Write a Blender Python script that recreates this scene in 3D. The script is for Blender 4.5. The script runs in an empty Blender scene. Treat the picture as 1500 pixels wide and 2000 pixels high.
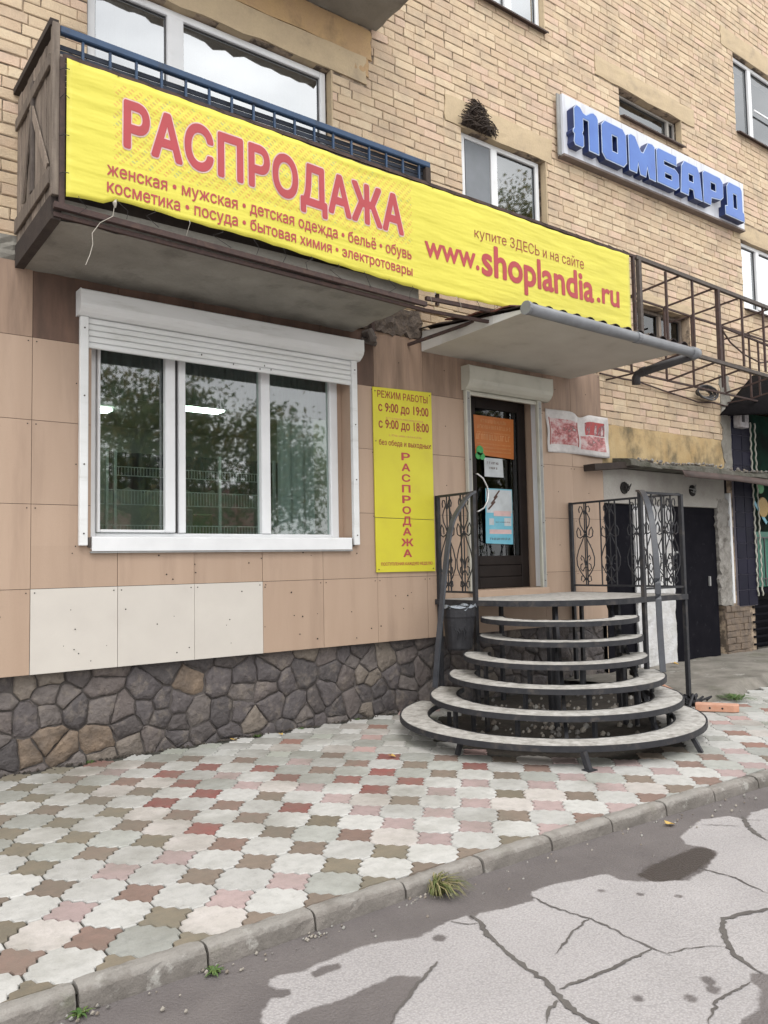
import bpy, math, random, bmesh
from mathutils import Vector, Matrix
import numpy as np
random.seed(7)
rng = np.random.default_rng(7)
S = bpy.context.scene
COL = S.collection
R = math.radians
PI = math.pi

# ------------------------------------------------------------------ camera
YAW, PITCH, ROLL, FPX = R(36.7306), R(3.6692), R(-1.1002), 1550.0
fw = np.array([math.sin(YAW)*math.cos(PITCH), math.cos(YAW)*math.cos(PITCH), math.sin(PITCH)])
rt = np.array([math.cos(YAW), -math.sin(YAW), 0.0]); up = np.cross(rt, fw)
r2 = math.cos(ROLL)*rt + math.sin(ROLL)*up
u2 = -math.sin(ROLL)*rt + math.cos(ROLL)*up
CAM = np.array([0.0, -6.814, 1.6])
cd = bpy.data.cameras.new('camera'); cam = bpy.data.objects.new('camera', cd); COL.objects.link(cam)
mw = Matrix.Identity(4)
for i in range(3):
    mw[i][0] = r2[i]; mw[i][1] = u2[i]; mw[i][2] = -fw[i]; mw[i][3] = CAM[i]
cam.matrix_world = mw
cd.sensor_fit = 'VERTICAL'; cd.sensor_height = 36.0; cd.lens = 36.0*FPX/2000.0
cd.clip_start = 0.05; cd.clip_end = 3000
S.camera = cam

def project(x, y, z):
    v = np.array([x, y, z]) - CAM
    d = v @ fw
    if d <= 0.05: return None
    return 750 + FPX*(v @ r2)/d, 1000 - FPX*(v @ u2)/d, d
def inview(x, y, z, m=90):
    p = project(x, y, z)
    return p is not None and -m < p[0] < 1500+m and -m < p[1] < 2000+m

# ------------------------------------------------------------------ world, sun, exposure
SUN_EL, SUN_AZ = 58.0, 200.0      # overcast: soft light from behind the camera and to the left
W = bpy.data.worlds.new('World'); S.world = W; W.use_nodes = True
nt = W.node_tree; nt.nodes.clear()
out = nt.nodes.new('ShaderNodeOutputWorld'); bg = nt.nodes.new('ShaderNodeBackground')
sky = nt.nodes.new('ShaderNodeTexSky'); sky.sky_type = 'NISHITA'; sky.sun_disc = False
sky.sun_elevation = R(SUN_EL); sky.sun_rotation = R(SUN_AZ); sky.dust_density = 3.0; sky.air_density = 1.0
hs = nt.nodes.new('ShaderNodeHueSaturation'); hs.inputs['Saturation'].default_value = 0.30
cl = nt.nodes.new('ShaderNodeTexNoise'); cl.inputs['Scale'].default_value = 2.2; cl.inputs['Detail'].default_value = 6
tc = nt.nodes.new('ShaderNodeTexCoord'); mp = nt.nodes.new('ShaderNodeMapping'); mp.inputs['Scale'].default_value = (1, 1, 2.4)
cr = nt.nodes.new('ShaderNodeValToRGB'); cr.color_ramp.elements[0].position = 0.22; cr.color_ramp.elements[1].position = 0.62
mx = nt.nodes.new('ShaderNodeMix'); mx.data_type = 'RGBA'
nt.links.new(tc.outputs['Generated'], mp.inputs['Vector']); nt.links.new(mp.outputs[0], cl.inputs['Vector'])
nt.links.new(cl.outputs['Fac'], cr.inputs[0]); nt.links.new(cr.outputs[0], mx.inputs[0])
nt.links.new(sky.outputs[0], hs.inputs['Color'])
nt.links.new(hs.outputs[0], mx.inputs[6]); mx.inputs[7].default_value = (19.0, 19.0, 19.0, 1)
nt.links.new(mx.outputs[2], bg.inputs[0]); bg.inputs[1].default_value = 0.12
nt.links.new(bg.outputs[0], out.inputs[0])
sd = bpy.data.lights.new('sun', 'SUN'); sd.energy = 1.1; sd.angle = R(28); sd.color = (1.0, 0.965, 0.925)
so = bpy.data.objects.new('sun', sd); COL.objects.link(so)
az = R(SUN_AZ)   # direction towards the sun: compass from +Y clockwise
sdir = Vector((math.sin(az)*math.cos(R(SUN_EL)), math.cos(az)*math.cos(R(SUN_EL)), math.sin(R(SUN_EL))))
so.rotation_euler = sdir.to_track_quat('Z', 'Y').to_euler(); so.location = (0, -8, 12)
S.view_settings.view_transform = 'Standard'; S.view_settings.look = 'None'
S.view_settings.gamma = 1.0; S.view_settings.exposure = 0.17
S.cycles.max_bounces = 6; S.cycles.diffuse_bounces = 4; S.cycles.glossy_bounces = 4
S.cycles.transparent_max_bounces = 12; S.cycles.use_denoising = True

# ------------------------------------------------------------------ materials
def srgb(r, g, b):
    return tuple(((c/255)/12.92 if c/255 <= 0.04045 else ((c/255+0.055)/1.055)**2.4) for c in (r, g, b))
class NB:
    def __init__(s, name):
        s.m = bpy.data.materials.new(name); s.m.use_nodes = True; s.t = s.m.node_tree; s.t.nodes.clear()
    def n(s, typ, **kw):
        o = s.t.nodes.new(typ)
        for k, v in kw.items():
            if k in o.inputs: o.inputs[k].default_value = v
            else: setattr(o, k, v)
        return o
    def l(s, a, b): s.t.links.new(a, b)
    def pos(s, stretch=(1, 1, 1)):
        g = s.n('ShaderNodeNewGeometry'); m = s.n('ShaderNodeMapping'); m.inputs['Scale'].default_value = stretch
        s.l(g.outputs['Position'], m.inputs['Vector']); return m.outputs[0]
    def noise(s, vec, scale, detail=4, rough=0.55):
        o = s.n('ShaderNodeTexNoise', Scale=scale, Detail=detail, Roughness=rough); s.l(vec, o.inputs['Vector']); return o.outputs['Fac']
    def ramp(s, fac, stops, interp='LINEAR'):
        r = s.n('ShaderNodeValToRGB'); e = r.color_ramp.elements; r.color_ramp.interpolation = interp
        while len(e) < len(stops): e.new(0.5)
        for i, (p, c) in enumerate(stops):
            e[i].position = p; e[i].color = tuple(c)+(1,) if not isinstance(c, (int, float)) else (c, c, c, 1)
        s.l(fac, r.inputs[0]); return r.outputs[0]
    def mix(s, fac, a, b, mode='MIX'):
        m = s.n('ShaderNodeMix', data_type='RGBA', blend_type=mode)
        for v, i in ((fac, 0), (a, 6), (b, 7)):
            if hasattr(v, 'is_output'): s.l(v, m.inputs[i])
            elif isinstance(v, (int, float)): m.inputs[i].default_value = v if i == 0 else (v, v, v, 1)
            else: m.inputs[i].default_value = tuple(v)+(1,)
        return m.outputs[2]
    def math(s, op, a, b=None):
        m = s.n('ShaderNodeMath', operation=op)
        for v, i in ((a, 0), (b, 1)):
            if v is None: continue
            if hasattr(v, 'is_output'): s.l(v, m.inputs[i])
            else: m.inputs[i].default_value = v
        return m.outputs[0]
    def rand(s):
        a = s.n('ShaderNodeObjectInfo').outputs['Random']; b = s.n('ShaderNodeNewGeometry').outputs['Random Per Island']
        return s.math('FRACT', s.math('ADD', a, b))
    def finish(s, col, rough=0.7, metal=0.0, bump=None, dist=0.004, strength=1.0, spec=0.5):
        p = s.n('ShaderNodeBsdfPrincipled'); o = s.n('ShaderNodeOutputMaterial')
        for v, k in ((col, 'Base Color'), (rough, 'Roughness'), (metal, 'Metallic'), (spec, 'Specular IOR Level')):
            if hasattr(v, 'is_output'): s.l(v, p.inputs[k])
            elif isinstance(v, tuple): p.inputs[k].default_value = tuple(v)+(1,)
            else: p.inputs[k].default_value = v
        if bump is not None:
            b = s.n('ShaderNodeBump', Strength=strength, Distance=dist); s.l(bump, b.inputs['Height']); s.l(b.outputs[0], p.inputs['Normal'])
        s.l(p.outputs[0], o.inputs[0]); s.p = p; return s.m

def mat(name, c1, c2=None, rough=0.7, scale=6, bscale=70, dist=0.003, metal=0, rnd=0.0, dirt=None, dscale=3, dlo=0.5, dhi=0.7, damt=0.7,
        stretch=(1, 1, 1), pal=None, spec=0.5, fine=0.12):
    b = NB(name); v = b.pos(stretch)
    if c2 is None: c2 = tuple(x*0.75 for x in c1)
    if pal:
        r = b.rand(); n = len(pal)
        base = b.ramp(r, [(i/n, c) for i, c in enumerate(pal)], 'CONSTANT')
        base = b.mix(b.ramp(b.noise(v, scale), [(0.35, 0.0), (0.7, 1.0)]), base, b.mix(0.35, base, c2))
    else:
        base = b.mix(b.ramp(b.noise(v, scale), [(0.3, 0.0), (0.7, 1.0)]), c1, c2)
    if rnd:
        k = b.math('ADD', b.math('MULTIPLY', b.rand(), rnd), 1-rnd/2)
        base = b.mix(1.0, base, k, 'MULTIPLY')
    vp = b.pos()
    if fine:
        k = b.math('ADD', b.math('MULTIPLY', b.noise(vp, bscale, 3, 0.7), fine*2), 1-fine)
        base = b.mix(1.0, base, k, 'MULTIPLY')
    if dirt:
        f = b.ramp(b.noise(v, dscale, 6, 0.65), [(dlo, 0.0), (dhi, damt)])
        base = b.mix(f, base, dirt)
    return b.finish(base, rough, metal, b.noise(vp, bscale, 4, 0.6), dist, spec=spec)

M = {}
M['brick'] = mat('brick_sand', (.56, .40, .25), (.48, .32, .21), rough=.9, scale=9, bscale=70, dist=.008, rnd=.12, fine=.16,
                 pal=[(.62, .49, .34), (.58, .45, .32), (.65, .52, .36), (.61, .485, .33), (.56, .43, .30), (.62, .465, .35), (.63, .515, .36)],
                 dirt=(.27, .22, .18), dscale=2.2, dlo=.48, dhi=.74, damt=.6)
M['mortar'] = mat('mortar', (.50, .39, .28), (.30, .23, .17), rough=.95, scale=3.5, bscale=120, dist=.006, dirt=(.085, .066, .052), dscale=6, dlo=.46, dhi=.58, damt=.9)
M['plaster'] = mat('lintel_plaster', (.53, .42, .27), (.46, .36, .24), rough=.9, scale=4, bscale=50, dist=.004, dirt=(.25, .21, .16), dscale=2.0, dlo=.55, dhi=.8)
M['plaster_orange'] = mat('ochre_plaster', (.52, .35, .17), (.45, .30, .17), rough=.9, scale=3, bscale=50, dist=.004, dirt=(.13, .10, .07), dscale=2.3, dlo=.52, dhi=.72, stretch=(1, 1, .6))
M['plaster_stained'] = mat('stained_ochre_plaster', (.50, .38, .21), (.40, .27, .12), rough=.9, scale=3, bscale=50, dist=.004, dirt=(.10, .085, .055), dscale=2.6, dlo=.47, dhi=.66, damt=.85, stretch=(1, 1, .7))
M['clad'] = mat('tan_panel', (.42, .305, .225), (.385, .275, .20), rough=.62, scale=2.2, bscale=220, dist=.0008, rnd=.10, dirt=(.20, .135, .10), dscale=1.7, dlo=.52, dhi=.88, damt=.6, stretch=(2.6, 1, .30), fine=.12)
M['clad_worn_shaded'] = mat('streaked_shaded_tan_panel', (.34, .235, .17), (.25, .17, .12), rough=.7, scale=2.2, bscale=220, dist=.0008, rnd=.06, dirt=(.09, .06, .045), dscale=1.6, dlo=.46, dhi=.80, damt=.8, stretch=(3.2, 1, .4), fine=.12)  # rest of the top row: dirt streaks with some overhang shade painted in
M['clad_top'] = mat('stained_shaded_tan_panel', (.17, .10, .07), (.10, .06, .043), rough=.75, scale=2.2, bscale=220, dist=.0008, rnd=.06, dirt=(.035, .025, .02), dscale=1.6, dlo=.42, dhi=.78, damt=.85, stretch=(2.6, 1, .5), fine=.12)  # top row: soot plus the shade under the balcony, both in the colour
M['clad_pale'] = mat('cream_panel', (.56, .525, .475), (.52, .485, .44), rough=.6, scale=3, bscale=260, dist=.0006, rnd=.05, fine=.07, dirt=(.40, .34, .29), dscale=1.5, dlo=.6, dhi=.9, damt=.35)
M['stone'] = mat('plinth_stone', (.13, .11, .11), (.075, .065, .066), rough=.75, scale=5, bscale=22, dist=.02, rnd=.5,
                 pal=[(.105, .09, .087), (.085, .075, .075), (.135, .113, .105), (.098, .085, .085), (.125, .108, .10), (.075, .066, .067), (.145, .122, .10)],
                 dirt=(.26, .22, .18), dscale=9, dlo=.52, dhi=.74, damt=.6, fine=.35)
M['stone_tan'] = mat('tan_stone', (.21, .155, .11), (.115, .09, .072), rough=.75, scale=7, bscale=22, dist=.02, fine=.25)
M['plinth_joint'] = mat('plinth_joint', (.105, .092, .086), (.07, .062, .058), rough=.95, bscale=60, dist=.01)
M['pvc'] = mat('white_pvc', (.76, .77, .78), (.68, .69, .70), rough=.35, scale=3, bscale=300, dist=.0002, fine=.03, dirt=(.42, .40, .36), dscale=5, dlo=.62, dhi=.9, damt=.35)
M['shutter'] = mat('white_shutter', (.74, .75, .75), (.66, .67, .66), rough=.45, scale=2, bscale=200, dist=.0003, fine=.05, dirt=(.28, .26, .21), dscale=4, dlo=.55, dhi=.85, damt=.5, stretch=(.5, 1, 3))
M['shutter_old'] = mat('yellowed_shutter', (.50, .49, .42), (.42, .41, .35), rough=.5, scale=2, bscale=200, dist=.0003, fine=.05, dirt=(.2, .18, .14), dscale=4, dlo=.55, dhi=.85, damt=.45)
M['concrete'] = mat('slab_concrete', (.29, .275, .24), (.20, .19, .165), rough=.9, scale=2, bscale=35, dist=.006, dirt=(.09, .08, .07), dscale=2.5, dlo=.52, dhi=.75)
M['brown_rubble'] = mat('broken_rubble', (.16, .125, .10), (.06, .047, .04), rough=.95, scale=12, bscale=40, dist=.02)
M['soil'] = mat('trodden_soil', (.075, .062, .05), (.045, .038, .031), rough=.95, scale=4, bscale=50, dist=.015, dirt=(.13, .115, .09), dscale=14, dlo=.55, dhi=.7)
M['concrete_light'] = mat('pale_concrete', (.40, .385, .35), (.32, .30, .275), rough=.9, scale=3, bscale=45, dist=.005, dirt=(.14, .12, .10), dscale=2.2, dlo=.58, dhi=.85)
M['jamb'] = mat('scabby_jamb', (.33, .315, .29), (.20, .185, .165), rough=.95, scale=6, bscale=35, dist=.015, dirt=(.07, .06, .05), dscale=5, dlo=.52, dhi=.70, damt=.8)
M['whitewash'] = mat('whitewash', (.66, .665, .68), (.5, .49, .47), rough=.9, scale=5, bscale=35, dist=.012, dirt=(.2, .17, .14), dscale=6, dlo=.62, dhi=.74)
M['fascia'] = mat('white_fascia', (.70, .69, .66), (.58, .57, .53), rough=.6, scale=2, bscale=80, dist=.001, fine=.06, dirt=(.2, .16, .12), dscale=3, dlo=.58, dhi=.85, damt=.5)
M['soffit'] = mat('canopy_soffit', (.50, .475, .42), (.43, .40, .35), rough=.75, scale=2, bscale=80, dist=.001, dirt=(.22, .18, .14), dscale=2, dlo=.58, dhi=.85, damt=.5)
M['gutter'] = mat('grey_gutter', (.20, .21, .225), (.15, .155, .165), rough=.4, bscale=100, dist=.0005, dirt=(.08, .06, .05), dscale=6, dlo=.6, dhi=.8, damt=.5)
M['elbow'] = mat('dark_pipe', (.055, .052, .055), rough=.5)
M['roof_red'] = mat('red_brown_roofing', (.20, .065, .05), (.13, .05, .04), rough=.6, bscale=60)
M['roof_dark'] = mat('dark_roofing', (.045, .03, .028), rough=.6, bscale=60)
M['rust'] = mat('rusty_frame', (.070, .040, .034), (.042, .027, .025), rough=.8, scale=25, bscale=150, dist=.002, dirt=(.11, .065, .045), dscale=12, dlo=.5, dhi=.7, damt=.5)
M['rust_grey'] = mat('weathered_frame', (.11, .092, .080), (.065, .052, .046), rough=.8, scale=14, bscale=150, dist=.002)
M['wood_grey'] = mat('weathered_plank', (.25, .205, .165), (.13, .104, .085), rough=.9, scale=9, bscale=60, dist=.004, rnd=.7, stretch=(4, 4, .4), dirt=(.045, .035, .03), dscale=5, dlo=.55, dhi=.75)
M['wood_dark'] = mat('dark_wood', (.05, .037, .03), (.028, .02, .018), rough=.9, scale=9, bscale=60, dist=.004)
M['blue_rail'] = mat('blue_paint', (.026, .064, .135), (.018, .042, .088), rough=.55, scale=9, bscale=120, dist=.001, dirt=(.03, .03, .035), dscale=9, dlo=.55, dhi=.75)
M['slat_dark'] = mat('dark_slat', (.035, .045, .065), (.02, .025, .038), rough=.8, rnd=.4, bscale=80)
M['black_metal'] = mat('black_paint_metal', (.020, .021, .025), (.034, .034, .038), rough=.6, spec=.3, scale=15, bscale=150, dist=.0015, dirt=(.12, .10, .085), dscale=9, dlo=.54, dhi=.75, damt=.55)
M['rail_grey'] = mat('worn_handrail', (.055, .060, .070), (.035, .038, .046), rough=.4, scale=10, bscale=100)
M['tread'] = mat('worn_tread', (.50, .485, .46), (.33, .315, .29), rough=.8, scale=16, bscale=60, dist=.004, dirt=(.12, .11, .09), dscale=11, dlo=.47, dhi=.70, damt=.7, stretch=(1, 1, 1), fine=.3)
M['door_dark'] = mat('dark_door', (.016, .012, .011), (.024, .018, .016), rough=.6, spec=.2, scale=4, bscale=120, dist=.0006)
M['black_door'] = mat('black_steel_door', (.006, .006, .009), (.010, .0095, .013), rough=.85, spec=.06, scale=5, bscale=60, dist=.001, dirt=(.07, .07, .075), dscale=8, dlo=.6, dhi=.8, damt=.4)
M['yellow'] = None
M['chrome'] = mat('steel_handle', (.75, .75, .74), rough=.25, metal=1.0, fine=.02, dist=.0001)
M['bin'] = mat('black_plastic', (.020, .020, .023), (.032, .032, .036), rough=.55, spec=.3, scale=12, bscale=40, dist=.004)
M['liner'] = mat('grey_bin_liner', (.28, .31, .35), rough=.3, bscale=30, dist=.02)
M['wire'] = mat('dark_wire', (.03, .026, .025), rough=.7)
M['string'] = mat('pale_string', (.45, .42, .36), rough=.9)
M['moss'] = mat('mossy_debris', (.15, .14, .12), (.06, .06, .042), rough=.95, scale=9, bscale=50, dist=.02)
M['nest'] = mat('nest_twigs', (.085, .062, .048), (.03, .022, .018), rough=.95)
M['tile_black'] = mat('dark_blue_tile', (.009, .009, .021), (.013, .012, .026), rough=.6, spec=.12, rnd=.4, dist=.0006)
M['grout'] = mat('grey_grout', (.20, .19, .23), rough=.9)
M['green_panel'] = mat('green_panel', (.02, .17, .11), (.015, .13, .085), rough=.5)
M['awning'] = mat('black_awning', (.008, .007, .008), rough=.9, spec=.1, bscale=20, dist=.01)
M['lamp_white'] = mat('white_lamp_box', (.55, .53, .55), rough=.6, dirt=(.2, .18, .18), dscale=14)
M['brown_sheet'] = mat('brown_sheet_metal', (.085, .058, .050), (.05, .036, .032), rough=.6, spec=.25, scale=4, bscale=30, dist=.003)
M['orange_brick'] = mat('orange_brick', (.50, .25, .16), (.55, .33, .24), rough=.85, scale=12, bscale=90)
M['paving_bed'] = mat('joint_sand', (.062, .058, .05), (.04, .04, .03), rough=.95, scale=5, bscale=140, dist=.004, dirt=(.045, .06, .03), dscale=2, dlo=.55, dhi=.8)
M['dark_void'] = mat('dark_cavity', (.02, .018, .016), rough=.95)
M['room'] = mat('shop_room_wall', (.40, .42, .37), (.26, .28, .24), rough=.85, scale=1.5)
M['room_floor'] = mat('shop_floor', (.2, .2, .18), rough=.5)
M['curtain'] = mat('grey_valance', (.10, .115, .115), (.06, .07, .075), rough=.85, scale=3, stretch=(12, 1, 1))
M['rack'] = mat('display_rack', (.62, .64, .63), rough=.4)
M['goods'] = mat('shop_goods', (.2, .2, .2), rough=.7, pal=[(.25, .10, .09), (.30, .30, .28), (.10, .13, .20), (.14, .2, .12), (.35, .26, .15), (.2, .2, .22)])
M['net'] = mat('net_curtain', (.42, .43, .44), (.32, .33, .35), rough=.9, scale=2, stretch=(14, 1, .3))
M['mesh_screen'] = mat('mosquito_screen', (.20, .215, .235), (.17, .185, .20), rough=.7, bscale=500, dist=.0004)
M['leaf'] = mat('tree_leaf', (.12, .14, .05), rough=.6, pal=[(.13, .17, .05), (.19, .20, .07), (.28, .22, .07), (.12, .14, .05), (.22, .19, .07), (.14, .17, .07)])
lt_ = M['leaf'].node_tree; pb_ = next(n for n in lt_.nodes if n.type == 'BSDF_PRINCIPLED'); lo_ = next(n for n in lt_.nodes if n.type == 'OUTPUT_MATERIAL')
tr_ = lt_.nodes.new('ShaderNodeBsdfTranslucent'); ms_ = lt_.nodes.new('ShaderNodeMixShader'); ms_.inputs[0].default_value = .5
lt_.links.new(pb_.inputs['Base Color'].links[0].from_socket, tr_.inputs['Color'])
lt_.links.new(pb_.outputs[0], ms_.inputs[1]); lt_.links.new(tr_.outputs[0], ms_.inputs[2]); lt_.links.new(ms_.outputs[0], lo_.inputs[0])
M['bark'] = mat('tree_bark', (.09, .07, .055), rough=.95, bscale=30, dist=.02)
M['grass'] = mat('grass_blade', (.10, .13, .035), rough=.7, pal=[(.10, .13, .035), (.18, .17, .07), (.28, .23, .12), (.13, .14, .04)])
M['weed'] = mat('weed_leaf', (.06, .12, .025), rough=.7, pal=[(.05, .11, .02), (.09, .14, .03), (.07, .12, .03)])
M['dry_leaf'] = mat('fallen_leaf', (.45, .25, .06), (.5, .36, .10), rough=.6, scale=30)
M['pebble'] = mat('pebble', (.3, .29, .27), rough=.9, pal=[(.26, .25, .23), (.15, .14, .13), (.30, .27, .23), (.18, .15, .12)])
M['red_ink'] = mat('red_print', (.42, .055, .065), (.37, .05, .055), rough=.6, fine=.03, dist=.0001)
M['pink_ink'] = mat('pale_pink_print', (.74, .52, .50), rough=.6, fine=.02, dist=.0001)
M['dark_ink'] = mat('dark_print', (.10, .045, .03), rough=.6, fine=.02, dist=.0001)
M['brown_ink'] = mat('brown_red_print', (.34, .055, .035), rough=.6, fine=.02, dist=.0001)
M['blue_face'] = mat('bright_blue_face', (.075, .175, .50), (.055, .13, .42), rough=.4, scale=3, dist=.0002, fine=.03)
M['blue_side'] = mat('navy_letter_side', (.016, .03, .12), (.012, .024, .09), rough=.4, dist=.0003)
M['blue_line'] = mat('pale_letter_outline', (.50, .60, .76), rough=.5, fine=.02)
M['sign_board'] = mat('pale_sign_board', (.66, .68, .73), (.58, .60, .66), rough=.4, scale=1.5, bscale=100, dist=.0005, fine=.03, dirt=(.26, .21, .18), dscale=5, dlo=.54, dhi=.8, damt=.6, stretch=(3, 1, .5))
M['sign_edge'] = mat('sign_edge', (.20, .16, .14), rough=.7)
M['board_yellow'] = mat('yellow_board', (.60, .55, .035), (.56, .50, .03), rough=.5, scale=3, dist=.0003, fine=.03, dirt=(.5, .42, .05), dscale=3, dlo=.55, dhi=.85, damt=.4)
M['paper_white'] = mat('white_paper', (.60, .64, .66), rough=.7, fine=.03)
M['paper_cyan'] = mat('cyan_poster', (.14, .46, .60), (.22, .52, .64), rough=.5, scale=6)
M['paper_orange'] = mat('orange_poster', (.50, .15, .025), (.44, .13, .02), rough=.5, scale=6)
M['paper_green'] = mat('green_sticker', (.03, .30, .06), (.05, .36, .10), rough=.5, scale=40)
M['orange_light_ink'] = mat('pale_orange_print', (.62, .30, .12), rough=.6)
M['vinyl'] = mat('worn_vinyl', (.60, .575, .56), (.45, .43, .42), rough=.55, scale=8, bscale=25, dist=.004, dirt=(.3, .27, .25), dscale=6, dlo=.55, dhi=.8, damt=.5)
M['silver'] = mat('dull_zinc', (.32, .32, .31), (.22, .22, .215), rough=.5)

def tile_mat(name, a, b_):
    b = NB(name); v = b.pos()
    base = b.mix(b.ramp(b.noise(v, 9, 5, .65), [(.32, 0.0), (.66, 1.0)]), a, b_)
    base = b.mix(b.ramp(b.noise(v, 17, 4, .6), [(.5, 0.0), (.72, .45)]), base, tuple(x*.62+.03 for x in b_))
    k = b.math('ADD', b.math('MULTIPLY', b.rand(), .22), .86); base = b.mix(1.0, base, k, 'MULTIPLY')
    k = b.math('ADD', b.math('MULTIPLY', b.noise(v, 120, 3, .7), .28), .86); base = b.mix(1.0, base, k, 'MULTIPLY')
    sy_ = b.n('ShaderNodeSeparateXYZ'); b.l(v, sy_.inputs[0])    # grimier towards the house wall
    gr_ = b.math('MULTIPLY', b.math('ADD', sy_.outputs[1], 3.4), .055)
    f = b.ramp(b.math('ADD', b.noise(v, 1.6, 6, .65), gr_), [(.50, 0.0), (.82, .72)])       # moss and grime that lies in broad patches
    base = b.mix(f, base, (.155, .15, .12))
    f = b.ramp(b.noise(v, 26, 5, .7), [(.60, 0.0), (.72, .5)]); base = b.mix(f, base, (.20, .19, .165))
    return b.finish(base, .72, 0, b.noise(v, 90, 5, .65), .003)
M['t_light'] = tile_mat('pale_paver', (.49, .485, .465), (.42, .415, .395))
M['t_warm'] = tile_mat('warm_paver', (.50, .465, .44), (.43, .40, .37))
M['t_green'] = tile_mat('greenish_paver', (.37, .375, .35), (.31, .315, .29))
M['t_pink'] = tile_mat('pink_paver', (.385, .295, .285), (.335, .26, .25))
M['t_brown'] = tile_mat('brown_paver', (.215, .168, .133), (.175, .14, .11))
M['t_olive'] = tile_mat('olive_paver', (.205, .172, .125), (.165, .143, .105))
M['t_red'] = tile_mat('red_paver', (.25, .085, .075), (.20, .075, .065))
M['t_rust'] = tile_mat('rust_paver', (.235, .158, .130), (.19, .13, .105))
b = NB('mixed_pavers'); v = b.pos()
base = b.ramp(b.rand(), [(0, (.48, .475, .455)), (.3, (.42, .42, .40)), (.5, (.40, .28, .26)), (.66, (.33, .34, .30)), (.78, (.26, .15, .12)), (.9, (.45, .44, .42))], 'CONSTANT')
base = b.mix(b.ramp(b.noise(v, 1.3, 5, .6), [(.5, 0.0), (.74, .6)]), base, (.15, .15, .115))
M['t_mix'] = b.finish(base, .75, 0, b.noise(v, 90, 5, .65), .003)

# kerb: grey-brown concrete, paler chips on the arris, light on the top face painted in
b = NB('kerb_concrete'); v = b.pos()
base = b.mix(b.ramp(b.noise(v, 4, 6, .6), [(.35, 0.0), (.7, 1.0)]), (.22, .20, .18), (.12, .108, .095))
base = b.mix(b.ramp(b.noise(v, 9, 5, .7), [(.6, 0.0), (.7, .7)]), base, (.42, .41, .38))
base = b.mix(b.ramp(b.noise(v, 3, 5, .7), [(.6, 0.0), (.75, .6)]), base, (.09, .10, .055))
k = b.math('ADD', b.math('MULTIPLY', b.noise(v, 130, 3, .7), .4), .8); base = b.mix(1.0, base, k, 'MULTIPLY')
sz_ = b.n('ShaderNodeSeparateXYZ'); b.l(v, sz_.inputs[0])     # paler upwards: arris wear plus light on the top face, painted in
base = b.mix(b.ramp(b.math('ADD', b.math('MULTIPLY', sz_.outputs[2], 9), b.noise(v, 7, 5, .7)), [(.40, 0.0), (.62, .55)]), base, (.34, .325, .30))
M['kerb'] = b.finish(base, .85, 0, b.noise(v, 60, 6, .7), .008)
# rough apron
b = NB('rough_concrete'); v = b.pos()
base = b.mix(b.ramp(b.noise(v, 3, 6, .6), [(.35, 0.0), (.7, 1.0)]), (.25, .23, .20), (.13, .12, .10))
base = b.mix(b.ramp(b.noise(v, 5, 5, .7), [(.6, 0.0), (.68, .8)]), base, (.36, .35, .32))
base = b.mix(b.ramp(b.noise(v, 1.7, 5, .7), [(.56, 0.0), (.72, .6)]), base, (.085, .095, .045))
M['apron'] = b.finish(base, .9, 0, b.noise(v, 30, 8, .7), .02)

# asphalt: a 'wet' attribute stored on the road sheet drives colour and gloss
b = NB('asphalt'); v = b.pos()
at = b.n('ShaderNodeAttribute', attribute_name='wet'); wet = at.outputs['Fac']
nz = b.math('MULTIPLY', b.math('SUBTRACT', b.noise(v, 14, 6, .7), .5), .55)
w = b.ramp(b.math('ADD', wet, nz), [(.42, 0.0), (.57, 1.0)])
dry = b.mix(b.ramp(b.noise(v, 1.6, 5), [(.35, 0.0), (.7, 1.0)]), (.375, .355, .353), (.325, .307, .305))
vv = b.n('ShaderNodeTexVoronoi', Scale=95.0); b.l(v, vv.inputs['Vector'])
k = b.ramp(vv.outputs['Distance'], [(.1, 1.12), (.75, .86)])
dry = b.mix(1.0, dry, k, 'MULTIPLY')
k = b.math('ADD', b.math('MULTIPLY', b.noise(v, 160, 3, .8), .5), .75); dry = b.mix(1.0, dry, k, 'MULTIPLY')
wetc = b.mix(b.ramp(b.noise(v, 3, 5), [(.35, 0.0), (.7, 1.0)]), (.115, .102, .100), (.15, .134, .13))
wetc = b.mix(1.0, wetc, b.math('ADD', b.math('MULTIPLY', b.noise(v, 160, 3, .8), .6), .7), 'MULTIPLY')
wetc = b.mix(b.ramp(b.noise(v, 48, 5, .8), [(.66, 0.0), (.72, .6)]), wetc, (.22, .21, .195))
ap = b.n('ShaderNodeAttribute', attribute_name='puddle')
pu = b.ramp(b.math('ADD', ap.outputs['Fac'], nz), [(.42, 0.0), (.56, 1.0)])
wetc = b.mix(pu, wetc, (.062, .052, .047))
base = b.mix(w, dry, wetc)
rg = b.mix(w, .88, b.mix(pu, .62, .30))
h = b.math('ADD', vv.outputs['Distance'], b.noise(v, 60, 5, .7))
M['asphalt'] = b.finish(base, rg, 0, h, .003)
M['crack'] = mat('crack_filling', (.085, .075, .07), (.12, .11, .10), rough=.9, bscale=120, dist=.004)

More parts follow.
